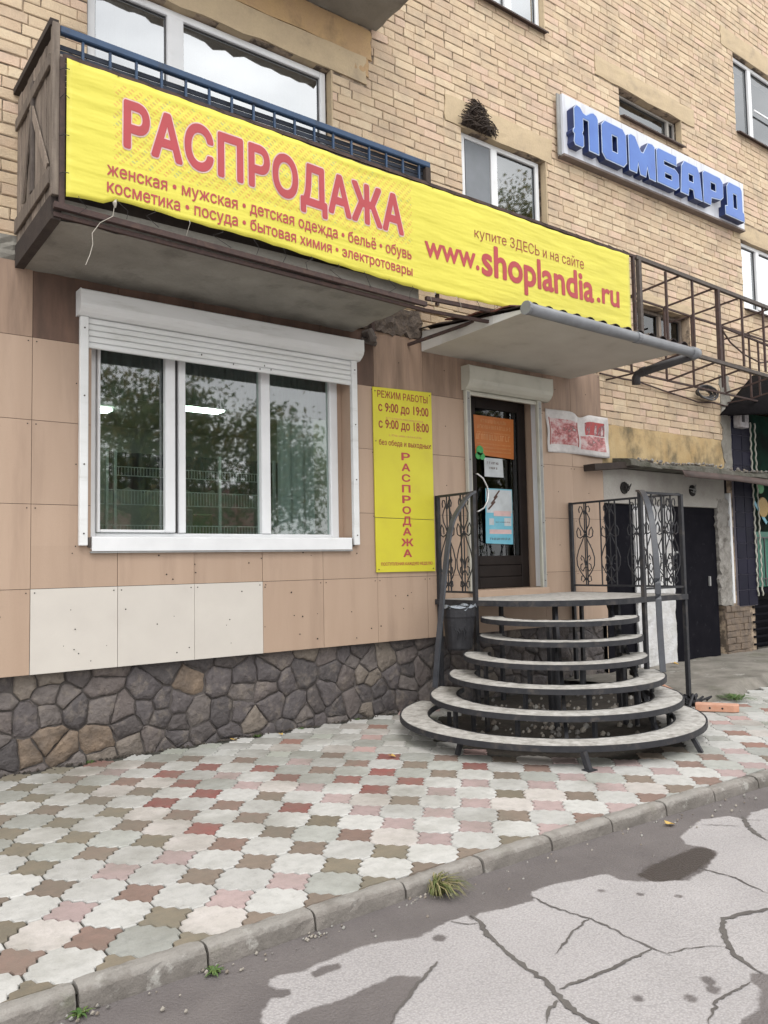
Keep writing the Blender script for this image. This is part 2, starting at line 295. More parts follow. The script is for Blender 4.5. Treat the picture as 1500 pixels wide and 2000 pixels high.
# glass
def glass(name, ior, tint, gl=(.92, .94, .95), rough=.025):
    b = NB(name); fr = b.n('ShaderNodeFresnel', IOR=ior)
    t = b.n('ShaderNodeBsdfTransparent', Color=tint+(1,)); g = b.n('ShaderNodeBsdfGlossy', Color=gl+(1,), Roughness=rough)
    v = b.pos(); bm = b.n('ShaderNodeBump', Strength=.25, Distance=.004); b.l(b.noise(v, 1.1, 2, .4), bm.inputs['Height'])
    b.l(bm.outputs[0], g.inputs['Normal'])
    gb = b.n('ShaderNodeNewGeometry'); fk = b.math('MULTIPLY', fr.outputs[0], b.math('SUBTRACT', 1.0, gb.outputs['Backfacing']))    # the second face of the sheet only transmits
    m = b.n('ShaderNodeMixShader'); b.l(fk, m.inputs[0]); b.l(t.outputs[0], m.inputs[1]); b.l(g.outputs[0], m.inputs[2])
    o = b.n('ShaderNodeOutputMaterial'); b.l(m.outputs[0], o.inputs[0]); return b.m
M['glass_shop'] = glass('shop_glass', 2.5, (.78, .86, .82))
M['glass_up'] = glass('coated_window_glass', 6.0, (.6, .64, .66))
M['glass_mid'] = glass('window_glass', 3.2, (.6, .64, .66))
M['glass_door'] = glass('door_glass', 1.6, (.4, .45, .43))
def emis(name, c, s):
    b = NB(name); e = b.n('ShaderNodeEmission', Color=c+(1,), Strength=s); o = b.n('ShaderNodeOutputMaterial'); b.l(e.outputs[0], o.inputs[0]); return b.m
M['tube'] = emis('fluorescent_tube', (.93, 1, .96), 14)

# banner vinyl: yellow with a printed field of tiny coloured slanting letters behind the big word
b = NB('yellow_banner'); v = b.pos()
base = b.mix(b.ramp(b.noise(v, 1.2), [(.3, 0.0), (.7, 1.0)]), (.66, .60, .075), (.60, .54, .06))
g = b.n('ShaderNodeSeparateXYZ'); b.l(v, g.inputs[0]); X, Z = g.outputs[0], g.outputs[2]
e1 = b.math('MULTIPLY', b.math('SUBTRACT', b.noise(v, 26, 3, .8), .5), .12)
def sm(x, lo): return b.math('GREATER_THAN', b.math('ADD', x, e1), lo)
def lt(x, hi): return b.math('LESS_THAN', b.math('ADD', x, e1), hi)
f = b.math('MULTIPLY', b.math('MULTIPLY', sm(X, 1.80), lt(X, 4.56)), b.math('MULTIPLY', sm(Z, 4.53), lt(Z, 5.115)))
s1 = b.math('SINE', b.math('ADD', b.math('MULTIPLY', X, 95), b.math('MULTIPLY', Z, -80)))
s2 = b.math('SINE', b.math('ADD', b.math('MULTIPLY', X, 130), b.math('MULTIPLY', Z, 190)))
rows = b.math('MULTIPLY', b.math('GREATER_THAN', s1, -.15), b.math('GREATER_THAN', b.math('ADD', s2, b.math('MULTIPLY', b.noise(v, 60, 2), 1.6)), .75))
pc = b.ramp(b.noise(v, 9, 3, .7), [(.30, (.55, .12, .08)), (.45, (.62, .34, .05)), (.55, (.50, .30, .06)), (.62, (.25, .40, .18)), (.70, (.60, .16, .12))])
base = b.mix(b.math('MULTIPLY', b.math('MULTIPLY', f, rows), .72), base, pc)
base = b.mix(b.ramp(b.noise(v, 2.5, 6, .7), [(.6, 0.0), (.85, .35)]), base, (.5, .43, .08))
mpv = b.pos((.6, 1, 3.5)); hgt = b.math('ADD', b.math('MULTIPLY', b.noise(mpv, 3.0, 2, .45), 4.0), b.math('MULTIPLY', b.noise(v, 22, 2), .25))
M['banner'] = b.finish(base, .5, 0, hgt, .0045)

# ------------------------------------------------------------------ mesh helpers
WL = {}
def build_letters(mb, m, parent, name='letter'):
    """one object per printed letter: faces whose x extents overlap belong together"""
    V = np.array(mb.v); fx = [(min(V[i][0] for i in f), max(V[i][0] for i in f), f) for f in mb.f]; fx.sort(key=lambda q: q[0])
    groups, hi = [], -1e9
    for a, b_, f in fx:
        if a > hi+1e-5: groups.append([])
        groups[-1].append(f); hi = max(hi, b_)
    for g in groups:
        ids = sorted({i for f in g for i in f}); mp_ = {i: k for k, i in enumerate(ids)}
        MB().add([mb.v[i] for i in ids], [[mp_[i] for i in f] for f in g]).build(name, m, parent)
class MB:
    def __init__(s): s.v = []; s.f = []
    def add(s, vs, fs):
        o = len(s.v); s.v += [tuple(map(float, p)) for p in vs]; s.f += [tuple(i+o for i in f) for f in fs]; return s
    def quad(s, a, b, c, d): return s.add([a, b, c, d], [(0, 1, 2, 3)])
    def box(s, x0, x1, y0, y1, z0, z1, bev=0.0):
        if x0 > x1: x0, x1 = x1, x0
        if y0 > y1: y0, y1 = y1, y0
        if z0 > z1: z0, z1 = z1, z0
        if bev <= 0:
            v = [(x, y, z) for x in (x0, x1) for y in (y0, y1) for z in (z0, z1)]
            return s.add(v, [(0, 1, 3, 2), (4, 6, 7, 5), (0, 4, 5, 1), (2, 3, 7, 6), (0, 2, 6, 4), (1, 5, 7, 3)])
        bm = bmesh.new(); bmesh.ops.create_cube(bm, size=1)
        for q in bm.verts: q.co = Vector(((x0+x1)/2+q.co.x*(x1-x0), (y0+y1)/2+q.co.y*(y1-y0), (z0+z1)/2+q.co.z*(z1-z0)))
        bmesh.ops.bevel(bm, geom=bm.edges[:], offset=min(bev, (x1-x0)*.4, (y1-y0)*.4, (z1-z0)*.4), segments=1, affect='EDGES')
        bm.verts.index_update(); s.add([q.co for q in bm.verts], [[q.index for q in f.verts] for f in bm.faces]); bm.free(); return s
    def obox(s, p, q, w, h, upv=(0, 0, 1), bev=0):
        """bar from p to q, width w (sideways) and height h (along up)"""
        p = Vector(p); q = Vector(q); d = (q-p); L = d.length; d.normalize(); u = Vector(upv)
        if abs(d.dot(u)) > .98: u = Vector((0, 1, 0))
        sx = d.cross(u).normalized(); u = sx.cross(d)
        v = []
        for t in (p, q):
            for a, c in ((-1, -1), (1, -1), (1, 1), (-1, 1)): v.append(t+sx*a*w/2+u*c*h/2)
        return s.add(v, [(0, 3, 2, 1), (4, 5, 6, 7), (0, 1, 5, 4), (1, 2, 6, 5), (2, 3, 7, 6), (3, 0, 4, 7)])
    def tube(s, pts, r, n=6, cap=True):
        pts = [Vector(p) for p in pts]; rr = r if isinstance(r, (list, tuple)) else [r]*len(pts)
        prev = None; rings = []
        o = len(s.v)
        for i, p in enumerate(pts):
            d = (pts[min(i+1, len(pts)-1)] - pts[max(i-1, 0)])
            if d.length < 1e-9: d = Vector((0, 0, 1))
            d.normalize()
            if prev is None:
                a = Vector((0, 0, 1)) if abs(d.z) < .9 else Vector((1, 0, 0)); a = (a-d*a.dot(d)).normalized()
            else:
                a = (prev-d*prev.dot(d))
                a = a.normalized() if a.length > 1e-6 else Vector((1, 0, 0))
            prev = a; c = d.cross(a)
            for k in range(n):
                t = 2*PI*k/n; s.v.append(tuple(p+(a*math.cos(t)+c*math.sin(t))*rr[i]))
        for i in range(len(pts)-1):
            for k in range(n):
                a0 = o+i*n+k; a1 = o+i*n+(k+1) % n; s.f.append((a0, a1, a1+n, a0+n))
        if cap:
            s.f.append(tuple(o+k for k in range(n))[::-1]); s.f.append(tuple(o+(len(pts)-1)*n+k for k in range(n)))
        return s
    def prism_x(s, prof, x0, x1):
        """profile [(y,z)] extruded along x"""
        n = len(prof); v = [(x0, y, z) for y, z in prof]+[(x1, y, z) for y, z in prof]
        return s.add(v, [tuple(range(n)), tuple(range(2*n-1, n-1, -1))]+[(i, i+n, (i+1) % n+n, (i+1) % n) for i in range(n)])
    def prism_z(s, poly, z0, z1):
        n = len(poly); v = [(x, y, z0) for x, y in poly]+[(x, y, z1) for x, y in poly]
        return s.add(v, [tuple(range(n))[::-1], tuple(range(n, 2*n))]+[(i, (i+1) % n, (i+1) % n+n, i+n) for i in range(n)])
    def build(s, name, m, parent=None, loc=None, smooth=False):
        me = bpy.data.meshes.new(name)
        base = WL.get(parent, (0, 0, 0)) if parent else (0, 0, 0)
        if loc is None and parent is None and s.v:
            a = np.array(s.v); c = (a.min(0)+a.max(0))/2; loc = (c[0], c[1], a[:, 2].min())
        if loc is None: loc = base
        vs = [(x-loc[0], y-loc[1], z-loc[2]) for x, y, z in s.v]
        me.from_pydata(vs, [], s.f); me.update()
        if m: me.materials.append(m if not isinstance(m, str) else M[m])
        if smooth:
            me.polygons.foreach_set('use_smooth', [True]*len(me.polygons))
        o = bpy.data.objects.new(name, me); COL.objects.link(o)
        if parent: o.parent = parent
        o.location = tuple(l-b_ for l, b_ in zip(loc, base)); WL[o] = tuple(loc); s.o = o
        return o
def fixn(o):
    bm = bmesh.new(); bm.from_mesh(o.data); bmesh.ops.recalc_face_normals(bm, faces=bm.faces); bm.to_mesh(o.data); bm.free(); return o
def tag(o, label=None, cat=None, group=None, kind=None):
    if label: o['label'] = label
    if cat: o['category'] = cat
    if group: o['group'] = group
    if kind: o['kind'] = kind
    return o
def thing(name, label, cat, loc, group=None, parent=None):
    o = bpy.data.objects.new(name, None); COL.objects.link(o); o.empty_display_size = .1
    base = WL.get(parent, (0, 0, 0)) if parent else (0, 0, 0)
    if parent: o.parent = parent
    o.location = tuple(a-b_ for a, b_ in zip(loc, base)); WL[o] = tuple(loc)
    return tag(o, label, cat, group)
def curve_mesh(loops, extrude, offset=0.0):
    """2D filled outline (u,v) with holes, thickness 2*extrude, outline grown by offset -> verts, faces in (u, v, w)"""
    cu = bpy.data.curves.new('c', 'CURVE'); cu.dimensions = '2D'; cu.fill_mode = 'BOTH'; cu.extrude = extrude; cu.offset = offset
    for lp in loops:
        sp = cu.splines.new('POLY'); sp.points.add(len(lp)-1)
        for i, (x, y) in enumerate(lp): sp.points[i].co = (x, y, 0, 1)
        sp.use_cyclic_u = True
    return eval_curve(cu)
def eval_curve(cu):
    o = bpy.data.objects.new('tmp', cu); COL.objects.link(o)
    dg = bpy.context.evaluated_depsgraph_get(); dg.update()
    me = bpy.data.meshes.new_from_object(o.evaluated_get(dg))
    v = [tuple(q.co) for q in me.vertices]; f = [tuple(p.vertices) for p in me.polygons]
    bpy.data.objects.remove(o); bpy.data.curves.remove(cu); bpy.data.meshes.remove(me)
    return v, f
from mathutils.geometry import delaunay_2d_cdt
def fill_outline(cu):
    """glyph outlines may overlap: triangulate everything, keep what has a non-zero winding"""
    o = bpy.data.objects.new('tmp', cu); COL.objects.link(o)
    dg = bpy.context.evaluated_depsgraph_get(); dg.update()
    me = bpy.data.meshes.new_from_object(o.evaluated_get(dg))
    v = np.array([tuple(q.co)[:2] for q in me.vertices]); e = [tuple(q.vertices) for q in me.edges]
    bpy.data.objects.remove(o); bpy.data.curves.remove(cu); bpy.data.meshes.remove(me)
    nb = {}
    for a, b2 in e: nb.setdefault(a, []).append(b2); nb.setdefault(b2, []).append(a)
    seen = set(); segs = []
    for st_ in sorted(nb):
        if st_ in seen: continue
        lp = [st_]; seen.add(st_); cur = st_+1 if st_+1 in nb[st_] else nb[st_][0]
        while cur not in seen:
            lp.append(cur); seen.add(cur); nx_ = [q for q in nb[cur] if q not in seen]
            if not nx_: break
            cur = nx_[0]
        segs += list(zip(lp, lp[1:]+lp[:1]))
    V2, E2, F2, *_ = delaunay_2d_cdt([Vector((float(x), float(y))) for x, y in v], segs, [], 0, 1e-6)
    P = np.array([tuple(q) for q in V2]); F = np.array([tuple(q) for q in F2 if len(q) == 3]); c = P[F].mean(1)
    A = v[[a for a, _ in segs]]; B = v[[b2 for _, b2 in segs]]
    cx_, cy_ = c[:, 0:1], c[:, 1:2]
    up_ = (A[:, 1] <= cy_) & (B[:, 1] > cy_); dn = (A[:, 1] > cy_) & (B[:, 1] <= cy_)
    side = (B[:, 0]-A[:, 0])*(cy_-A[:, 1])-(cx_-A[:, 0])*(B[:, 1]-A[:, 1])
    wn = (up_ & (side > 0)).sum(1)-(dn & (side < 0)).sum(1)
    F = F[wn != 0]
    return [(float(x), float(y), 0.0) for x, y in P], [tuple(int(i) for i in q) for q in F]
def text_vf(s, bold=0.0, extrude=0.0, spacing=1.0):
    cu = bpy.data.curves.new('t', 'FONT'); cu.body = s; cu.size = 1.0; cu.extrude = extrude; cu.space_character = spacing
    cu.resolution_u = 4; cu.fill_mode = 'NONE'
    v, f = fill_outline(cu)
    if bold <= 0: return v, f
    V, F = [], []; n = 12
    for k in range(n+1):      # the stroke grown by overlaying the outline shifted round a small circle, each layer a hair apart
        a = 2*PI*k/n; dx, dy = (0, 0) if k == n else (math.cos(a)*bold, math.sin(a)*bold)
        o = len(V); V += [(p[0]+dx, p[1]+dy, k*.02) for p in v]; F += [tuple(i+o for i in q) for q in f]
    return V, F
def put_text(mb, s, x0, x1, z0, z1, y, bold=0.0, spacing=1.0, fy=None, ref=None):
    """lettering fitted to the box x0..x1, z0..z1 on the plane y (or y+fy(x,z))"""
    v, f = text_vf(s, bold, 0.0, spacing)
    if ref is None:
        a = np.array(v); lo, hi = a.min(0), a.max(0)
    else: lo, hi = ref
    vs = []
    for p in v:
        x = x0+(p[0]-lo[0])/(hi[0]-lo[0])*(x1-x0); z = z0+(p[1]-lo[1])/(hi[1]-lo[1])*(z1-z0)
        vs.append((x, y+(fy(x, z) if fy else 0)-p[2]*.004, z))
    mb.add(vs, f); return lo, hi
def rects_minus(x0, x1, z0, z1, holes):
    """split a rectangle into rectangles that avoid the holes"""
    out = [(x0, x1, z0, z1)]
    for hx0, hx1, hz0, hz1 in holes:
        nxt = []
        for a, b_, c, d in out:
            if hx1 <= a or hx0 >= b_ or hz1 <= c or hz0 >= d: nxt.append((a, b_, c, d)); continue
            if hz0 > c: nxt.append((a, b_, c, hz0))
            if hz1 < d: nxt.append((a, b_, hz1, d))
            m0, m1 = max(c, hz0), min(d, hz1)
            if hx0 > a: nxt.append((a, hx0, m0, m1))
            if hx1 < b_: nxt.append((hx1, b_, m0, m1))
        out = nxt
    return out

# ================================================================== GROUND
KS = 1.67/1.70
def kerb_face(x): return -6.814+(-3.53-(0.02*max(0, x/KS-2.5)**1.5)+6.814)*KS-.03
def ks(L): return [(x*KS, -6.814+(y+6.814)*KS) for x, y in L]
KW = 0.108
ROAD_Z = -0.07
# far ground sheet
g = MB().add([(-150, -200, -.16), (150, -200, -.16), (150, 60, -.16), (-150, 60, -.16)], [(0, 1, 2, 3)]).build('ground', 'asphalt'); tag(g, kind='structure')

WET1 = [(0.56,-3.50),(0.922,-3.45),(5.747,-3.5),(6.4,-3.6),(6.6,-4.0),(5.958,-3.78),(5.327,-3.949),(5.172,-3.926),(4.985,-3.976),(4.983,-3.872),(4.774,-3.798),(4.591,-3.84),(4.378,-3.905),(4.285,-3.999),(4.327,-4.089),(4.319,-4.19),(4.012,-4.282),(3.825,-4.308),(3.718,-4.242),(3.616,-4.157),(3.547,-4.079),(3.566,-3.983),(3.382,-3.943),(3.217,-3.894),(3.064,-3.893),(3.015,-3.972),(2.844,-3.946),(2.698,-3.9),(2.618,-3.941),(2.632,-3.882),(2.529,-3.869),(2.312,-3.907),(2.172,-3.841),(2.056,-3.807),(1.888,-3.818),(1.757,-3.823),(1.666,-3.789),(1.591,-3.807),(1.604,-3.88),(1.648,-3.916),(1.615,-3.962),(1.551,-3.934),(1.489,-3.976),(1.437,-4.065),(1.349,-4.193),(.6,-4.3),(.2,-3.5)]
WET2 = [(1.976,-4.104),(1.85,-4.103),(1.779,-4.117),(1.676,-4.093),(1.568,-4.084),(1.504,-4.119),(1.442,-4.191),(1.758,-4.443),(1.816,-4.368),(1.9,-4.305),(2.057,-4.22),(2.237,-4.128),(2.117,-4.179),(2.052,-4.109),(1.982,-4.096)]
WET3 = [(3.187,-5.002),(3.23,-5.011),(3.235,-5.04),(3.295,-5.215),(2.874,-5.408),(2.718,-5.209),(2.806,-5.159),(2.86,-5.139),(2.952,-5.148),(3.098,-5.081),(3.122,-5.026)]
WET4 = [(1.775,-3.864),(1.838,-3.834),(1.91,-3.864),(1.895,-3.907),(1.807,-3.903),(1.766,-3.91)]
PUD = [(3.677,-4.097),(3.863,-4.064),(4.106,-4.065),(4.293,-4.061),(4.323,-4.14),(4.271,-4.202),(3.991,-4.264),(3.784,-4.274),(3.653,-4.209)]
WET1, WET2, WET3, WET4, PUD = map(ks, (WET1, WET2, WET3, WET4, PUD))
def sdf(px, py, poly):
    P = np.array(poly); Q = np.roll(P, -1, 0); d = np.full(px.shape, 1e9); ins = np.zeros(px.shape, bool)
    for (ax, ay), (bx, by) in zip(P, Q):
        ex, ey = bx-ax, by-ay; wx, wy = px-ax, py-ay
        t = np.clip((wx*ex+wy*ey)/(ex*ex+ey*ey+1e-12), 0, 1)
        d = np.minimum(d, np.hypot(wx-t*ex, wy-t*ey))
        c = ((ay > py) != (by > py)) & (px < (bx-ax)*(py-ay)/((by-ay)+1e-12)+ax); ins ^= c
    return np.where(ins, d, -d)
xs = np.concatenate([np.linspace(-40, .2, 14), np.arange(.25, 6.8, .022), np.linspace(7, 60, 20)])
ys = np.concatenate([np.linspace(-14, -5.7, 8), np.arange(-5.65, -3.78, .022), np.linspace(-3.77, -3.35, 6)])
gx, gy = np.meshgrid(xs, ys, indexing='ij'); nx, ny = len(xs), len(ys)
kf = np.array([kerb_face(x) for x in xs])
gy2 = gy.copy()
k_f = ((kf+.06+4.2)/(-3.35+4.2))[:, None]
gy2 = np.where(gy > -4.2, -4.2+(gy+4.2)*np.where(k_f > .02, k_f, .02), gy)
far = kf < -4.2
gy2[far] = gy[far]-(1.0+(-4.2-kf[far]))[:, None]*(gy[far] > -20)
d = np.maximum.reduce([sdf(gx, gy2, WET1), sdf(gx, gy2, WET2), sdf(gx, gy2, WET3), sdf(gx, gy2, WET4)])
blobs = [(2.35,-4.02,.03),(3.30,-4.16,.02),(1.72,-4.62,.05),(3.42,-4.30,.018),(2.9,-5.0,.03),(3.55,-4.43,.02),(2.62,-4.86,.025),(2.95,-4.95,.03),(2.78,-4.98,.025)]
for bx, by, br in blobs: d = np.maximum(d, br-np.hypot(gx-bx, gy2-by))
wet = np.clip(.5+d/.10, 0, 1); wet[(gx < .2) | (gx > 6.8)] = 0
pud = np.clip(.5+sdf(gx, gy2, PUD)/.16, 0, 1)
zz = np.full(gx.shape, ROAD_Z)+.006*np.sin(gx*1.3+.4)*np.sin(gy2*2.1)
vv_ = np.stack([gx.ravel(), gy2.ravel(), zz.ravel()], 1)
ii, jj = np.meshgrid(np.arange(nx-1), np.arange(ny-1), indexing='ij'); a = (ii*ny+jj).ravel()
ff = np.stack([a, a+ny, a+ny+1, a+1], 1)
rm = bpy.data.meshes.new('road'); rm.from_pydata(vv_.tolist(), [], ff.tolist()); rm.materials.append(M['asphalt'])
for nm, arr in (('wet', wet), ('puddle', pud)):
    at_ = rm.attributes.new(nm, 'FLOAT', 'POINT'); at_.data.foreach_set('value', arr.ravel().astype(np.float32))
rm.polygons.foreach_set('use_smooth', [True]*len(rm.polygons))
road = bpy.data.objects.new('road', rm); COL.objects.link(road); tag(road, kind='structure'); WL[road] = (0, 0, 0)
def rz(x, y): return ROAD_Z+.006*math.sin(x*1.3+.4)*math.sin(y*2.1)
CR = [([(2.651,-3.897),(2.637,-3.974),(2.58,-4.076),(2.547,-4.191),(2.517,-4.298),(2.497,-4.406),(2.485,-4.501),(2.438,-4.623),(2.413,-4.695),(2.397,-4.769),(2.396,-4.852),(2.38,-5.0)],.026),([(2.474,-4.592),(2.551,-4.604),(2.678,-4.618),(2.785,-4.625),(2.888,-4.626),(3.049,-4.627)],.017),([(3.028,-3.943),(3.02,-4.052),(3.031,-4.171),(3.063,-4.268),(3.063,-4.371),(3.051,-4.506),(3.049,-4.627),(3.058,-4.721)],.011),([(3.063,-4.268),(2.905,-4.308),(2.775,-4.36),(2.678,-4.4)],.011),([(3.061,-4.695),(3.133,-4.709),(3.226,-4.749),(3.309,-4.808)],.007),([(3.813,-4.738),(3.699,-4.699),(3.552,-4.667),(3.518,-4.674),(3.428,-4.733),(3.351,-4.796),(3.269,-4.878),(3.227,-4.968),(3.219,-5.027)],.028),([(4.023,-4.244),(4.021,-4.336),(4.04,-4.441),(4.007,-4.543),(3.985,-4.649)],.012),([(5.021,-3.938),(4.824,-4.098),(4.74,-4.208),(4.711,-4.27)],.030),([(3.112,-5.031),(2.97,-5.026),(2.858,-5.028),(2.72,-5.09)],.012),([(2.41,-4.647),(2.327,-4.669),(2.26,-4.723)],.022),([(2.53,-3.886),(2.587,-3.966),(2.651,-3.985)],.008),([(4.675,-3.859),(4.842,-4.038)],.007),([(4.963,-3.971),(5.072,-4.082)],.007),([(2.244,-4.128),(2.057,-4.22),(1.9,-4.305),(1.812,-4.365)],.014)]
for pts, wd in CR:
    pts = ks(pts); mb = MB(); L = []
    for (ax, ay), (bx, by) in zip(pts[:-1], pts[1:]):
        n = max(2, int(math.hypot(bx-ax, by-ay)/.02))
        for k in range(n):
            t = k/n; L.append((ax+(bx-ax)*t+random.gauss(0, .0035), ay+(by-ay)*t+random.gauss(0, .0035)))
    L.append(pts[-1]); vs = []
    for i, (x, y) in enumerate(L):
        p = L[max(0, i-1)]; q = L[min(len(L)-1, i+1)]; dx, dy = q[0]-p[0], q[1]-p[1]; l = math.hypot(dx, dy)+1e-9
        e = min(1, (len(L)-1-i)/6+.15, i/6+.5); w1 = wd*.5*random.uniform(.45, 1.3)*e; w2 = wd*.5*random.uniform(.45, 1.3)*e
        vs += [(x-dy/l*w1, y+dx/l*w1, rz(x, y)+.004), (x+dy/l*w2, y-dx/l*w2, rz(x, y)+.004)]
    mb.add(vs, [(2*i, 2*i+1, 2*i+3, 2*i+2) for i in range(len(L)-1)]).build('crack', 'crack', road)

# pavement bed and tiles
PITX, PITY = .3235, .3460
def tx(i): return 1.09+PITX*i
def ty(j): return -2.838+PITY*j
APX = 7.7     # east of this the tiles give way to rough concrete
mb = MB(); n = 60
for i in range(n):
    x0 = -6+i*.4; x1 = x0+.4
    mb.quad((x0, kerb_face(x0)+.03, -.012), (x1, kerb_face(x1)+.03, -.012), (x1, .3, -.012), (x0, .3, -.012))
pav = mb.build('pavement', 'paving_bed', loc=(0, 0, 0)); tag(pav, kind='structure')
def side_pts(p, q, amp, sgn):
    """wavy side from p to q; bumps to the left when sgn=+1"""
    p = np.array(p); q = np.array(q); d = q-p; nrm = np.array([-d[1], d[0]])/np.linalg.norm(d)
    out_ = []
    for t, o in ((0, 0), (.1, 1), (.3, -1), (.5, 1), (.7, -1), (.9, 1)): out_.append(tuple(p+d*t+nrm*o*amp*sgn))
    return out_
dx_, dy_ = PITX*.405, PITY*.405   # half diagonals of the small tile
AMP = .0115
small = []
cs = [(dx_, 0), (0, dy_), (-dx_, 0), (0, -dy_)]
for k in range(4): small += side_pts(cs[k], cs[(k+1) % 4], AMP, -1)     # ccw, left is inward -> bump outward
big = []
hx, hy = PITX/2, PITY/2
cc = [(hx, -hy), (hx, hy), (-hx, hy), (-hx, -hy)]
# large tile: each corner of its cell is cut by a quarter of a small tile
for k, (cx_, cy_) in enumerate(cc):
    a_ = {0: ((cx_-dx_, cy_), (cx_, cy_+dy_)), 1: ((cx_, cy_-dy_), (cx_-dx_, cy_)), 2: ((cx_+dx_, cy_), (cx_, cy_-dy_)), 3: ((cx_, cy_+dy_), (cx_+dx_, cy_))}[k]
    big += side_pts(a_[0], a_[1], AMP, +1) + [a_[1]]
def tile_vf(outl, sc=.972, top=.0, ch=.006, dep=.03):
    n = len(outl); v = [(x*sc, y*sc, -dep) for x, y in outl]+[(x*sc, y*sc, top-ch) for x, y in outl]+[(x*(sc-.035), y*(sc-.035), top) for x, y in outl]
    f = [tuple(range(2*n, 3*n))]
    for i in range(n):
        j = (i+1) % n; f += [(i, j, n+j, n+i), (n+i, n+j, 2*n+j, 2*n+i)]
    return v, f
def mesh_of(name, vf, m):
    me = bpy.data.meshes.new(name); me.from_pydata(vf[0], [], vf[1]); me.materials.append(M[m]); return me
ME_BIG, ME_SMALL = mesh_of('paving_tile', tile_vf(big), 't_light'), mesh_of('paving_tile', tile_vf(small, .955), 't_pink')
cells = []
for i in range(-4, 32):
    for j in range(-3, 11):
        for isbig in (0, 1):
            x = tx(i)+(PITX/2 if isbig else 0); y = ty(j)+(PITY/2 if isbig else 0)
            if y > -.02 or y < kerb_face(x)+KW-.14 or x > APX+2.2: continue
            if x > APX and y > -1.75: continue
            if math.hypot(x-5.86, y+1.62) < 1.12 or (5.8 < x < 8.0 and y > -1.55): continue
            p = project(x, y, 0)
            if p is None: continue
            vis = -60 < p[0] < 1560 and -20 < p[1] < 2060
            area = (.09 if isbig else .033)/p[2]**3*(1 if vis else 0)
            cells.append((area, x, y, isbig, i, j))
cells.sort(key=lambda c: -c[0])
def small_kind(x, y):
    r = random.random()
    if y < -2.3 and x < 3.0: k = [('t_brown', .34), ('t_olive', .22), ('t_pink', .30), ('t_rust', .14)]
    elif y > -2.4 and 1.9 < x < 4.4: k = [('t_red', .42), ('t_rust', .30), ('t_brown', .14), ('t_pink', .14)]
    elif x <= 2.0: k = [('t_olive', .40), ('t_brown', .30), ('t_rust', .22), ('t_red', .08)]
    else: k = [('t_pink', .66), ('t_rust', .16), ('t_brown', .12), ('t_olive', .06)]
    for n_, w_ in k:
        if r < w_: return n_
        r -= w_
    return k[0][0]
def big_kind(x, y):
    r = random.random()
    if y > -2.0 or x > 4.6: return 't_green' if r < .30 else ('t_warm' if r < .45 else 't_light')
    return 't_green' if r < .08 else ('t_warm' if r < .25 else 't_light')
rest = MB()
for n, (ar, x, y, isb, i, j) in enumerate(cells):
    zt = random.gauss(0, .0014)
    yk = kerb_face(x)+KW+.004; ol = None
    if y-(PITY/2 if isb else dy_)-.01 < yk:      # cut along the kerb
        src = big if isb else small; ol = []
        for k in range(len(src)):
            p_, q_ = src[k], src[(k+1) % len(src)]; a_, b2 = p_[1]+y-yk, q_[1]+y-yk
            if a_ >= 0: ol.append(p_)
            if a_*b2 < 0: ol.append((p_[0]+(q_[0]-p_[0])*a_/(a_-b2), yk-y))
        if len(ol) < 3 or max(p_[1] for p_ in ol)-min(p_[1] for p_ in ol) < .012: continue
        cxx = sum(p_[0] for p_ in ol)/len(ol); cyy = sum(p_[1] for p_ in ol)/len(ol)
        vf_ = tile_vf([(p_[0]-cxx, p_[1]-cyy) for p_ in ol], .97); vf_ = ([(a+cxx, b_+cyy, c) for a, b_, c in vf_[0]], vf_[1])
    if n < 300 and ar > 0 and ol:
        o = bpy.data.objects.new('paving_tile', mesh_of('paving_tile', vf_, big_kind(x, y) if isb else small_kind(x, y))); COL.objects.link(o); o.parent = pav; o.location = (x, y, zt)
    elif n < 300 and ar > 0:
        o = bpy.data.objects.new('paving_tile', ME_BIG if isb else ME_SMALL); COL.objects.link(o); o.parent = pav
        o.location = (x, y, zt); o.rotation_euler = (random.gauss(0, .006), random.gauss(0, .006), random.gauss(0, .008)+(PI/2*0))
        o.material_slots[0].link = 'OBJECT'; o.material_slots[0].material = M[big_kind(x, y) if isb else small_kind(x, y)]
    else:
        v, f = vf_ if ol else tile_vf(big if isb else small, .97 if isb else .95)
        rest.add([(a+x, b_+y, c+zt) for a, b_, c in v], f)
tag(rest.build('paving_tile', 't_mix', pav), kind='stuff')

r_ = random.Random(8); mb = MB(); nx_, ny_ = 44, 34; vs = []
for i in range(nx_+1):
    for j in range(ny_+1):
        x = 4.60+3.5*i/nx_; y = -2.86+2.80*j/ny_
        ins = min(1.16-math.hypot(x-5.86, y+1.62), .30); ins = max(ins, min(x-5.75, 8.05-x, y+1.60, .3)); e = max(-1, min(1, ins/.14))
        vs.append((x, y, -.012-.002+(.007+.010*r_.random())*(1 if e > 0 else 0) if e > 0 else -.03))
mb.add(vs, [(i*(ny_+1)+j, (i+1)*(ny_+1)+j, (i+1)*(ny_+1)+j+1, i*(ny_+1)+j+1) for i in range(nx_) for j in range(ny_)])
tag(mb.build('soil', 'soil', loc=(0, 0, 0), smooth=True), kind='structure')
mb = MB()
for q in range(170):
    a = r_.uniform(0, 2*PI); rr = r_.uniform(0, 1.1); x, y = 5.95+rr*math.cos(a), -1.6+rr*math.sin(a)
    if r_.random() < .4: x, y = r_.uniform(6, 7.9), r_.uniform(-1.4, -.1)
    s_ = r_.uniform(.008, .035); mb.tube([(x-s_, y, -.004), (x, y+s_*.2, s_*.5), (x+s_, y+s_*.5, -.004)], [s_*.5, s_*.9, s_*.35], 5)
tag(mb.build('rubble', 'pebble'), kind='stuff')
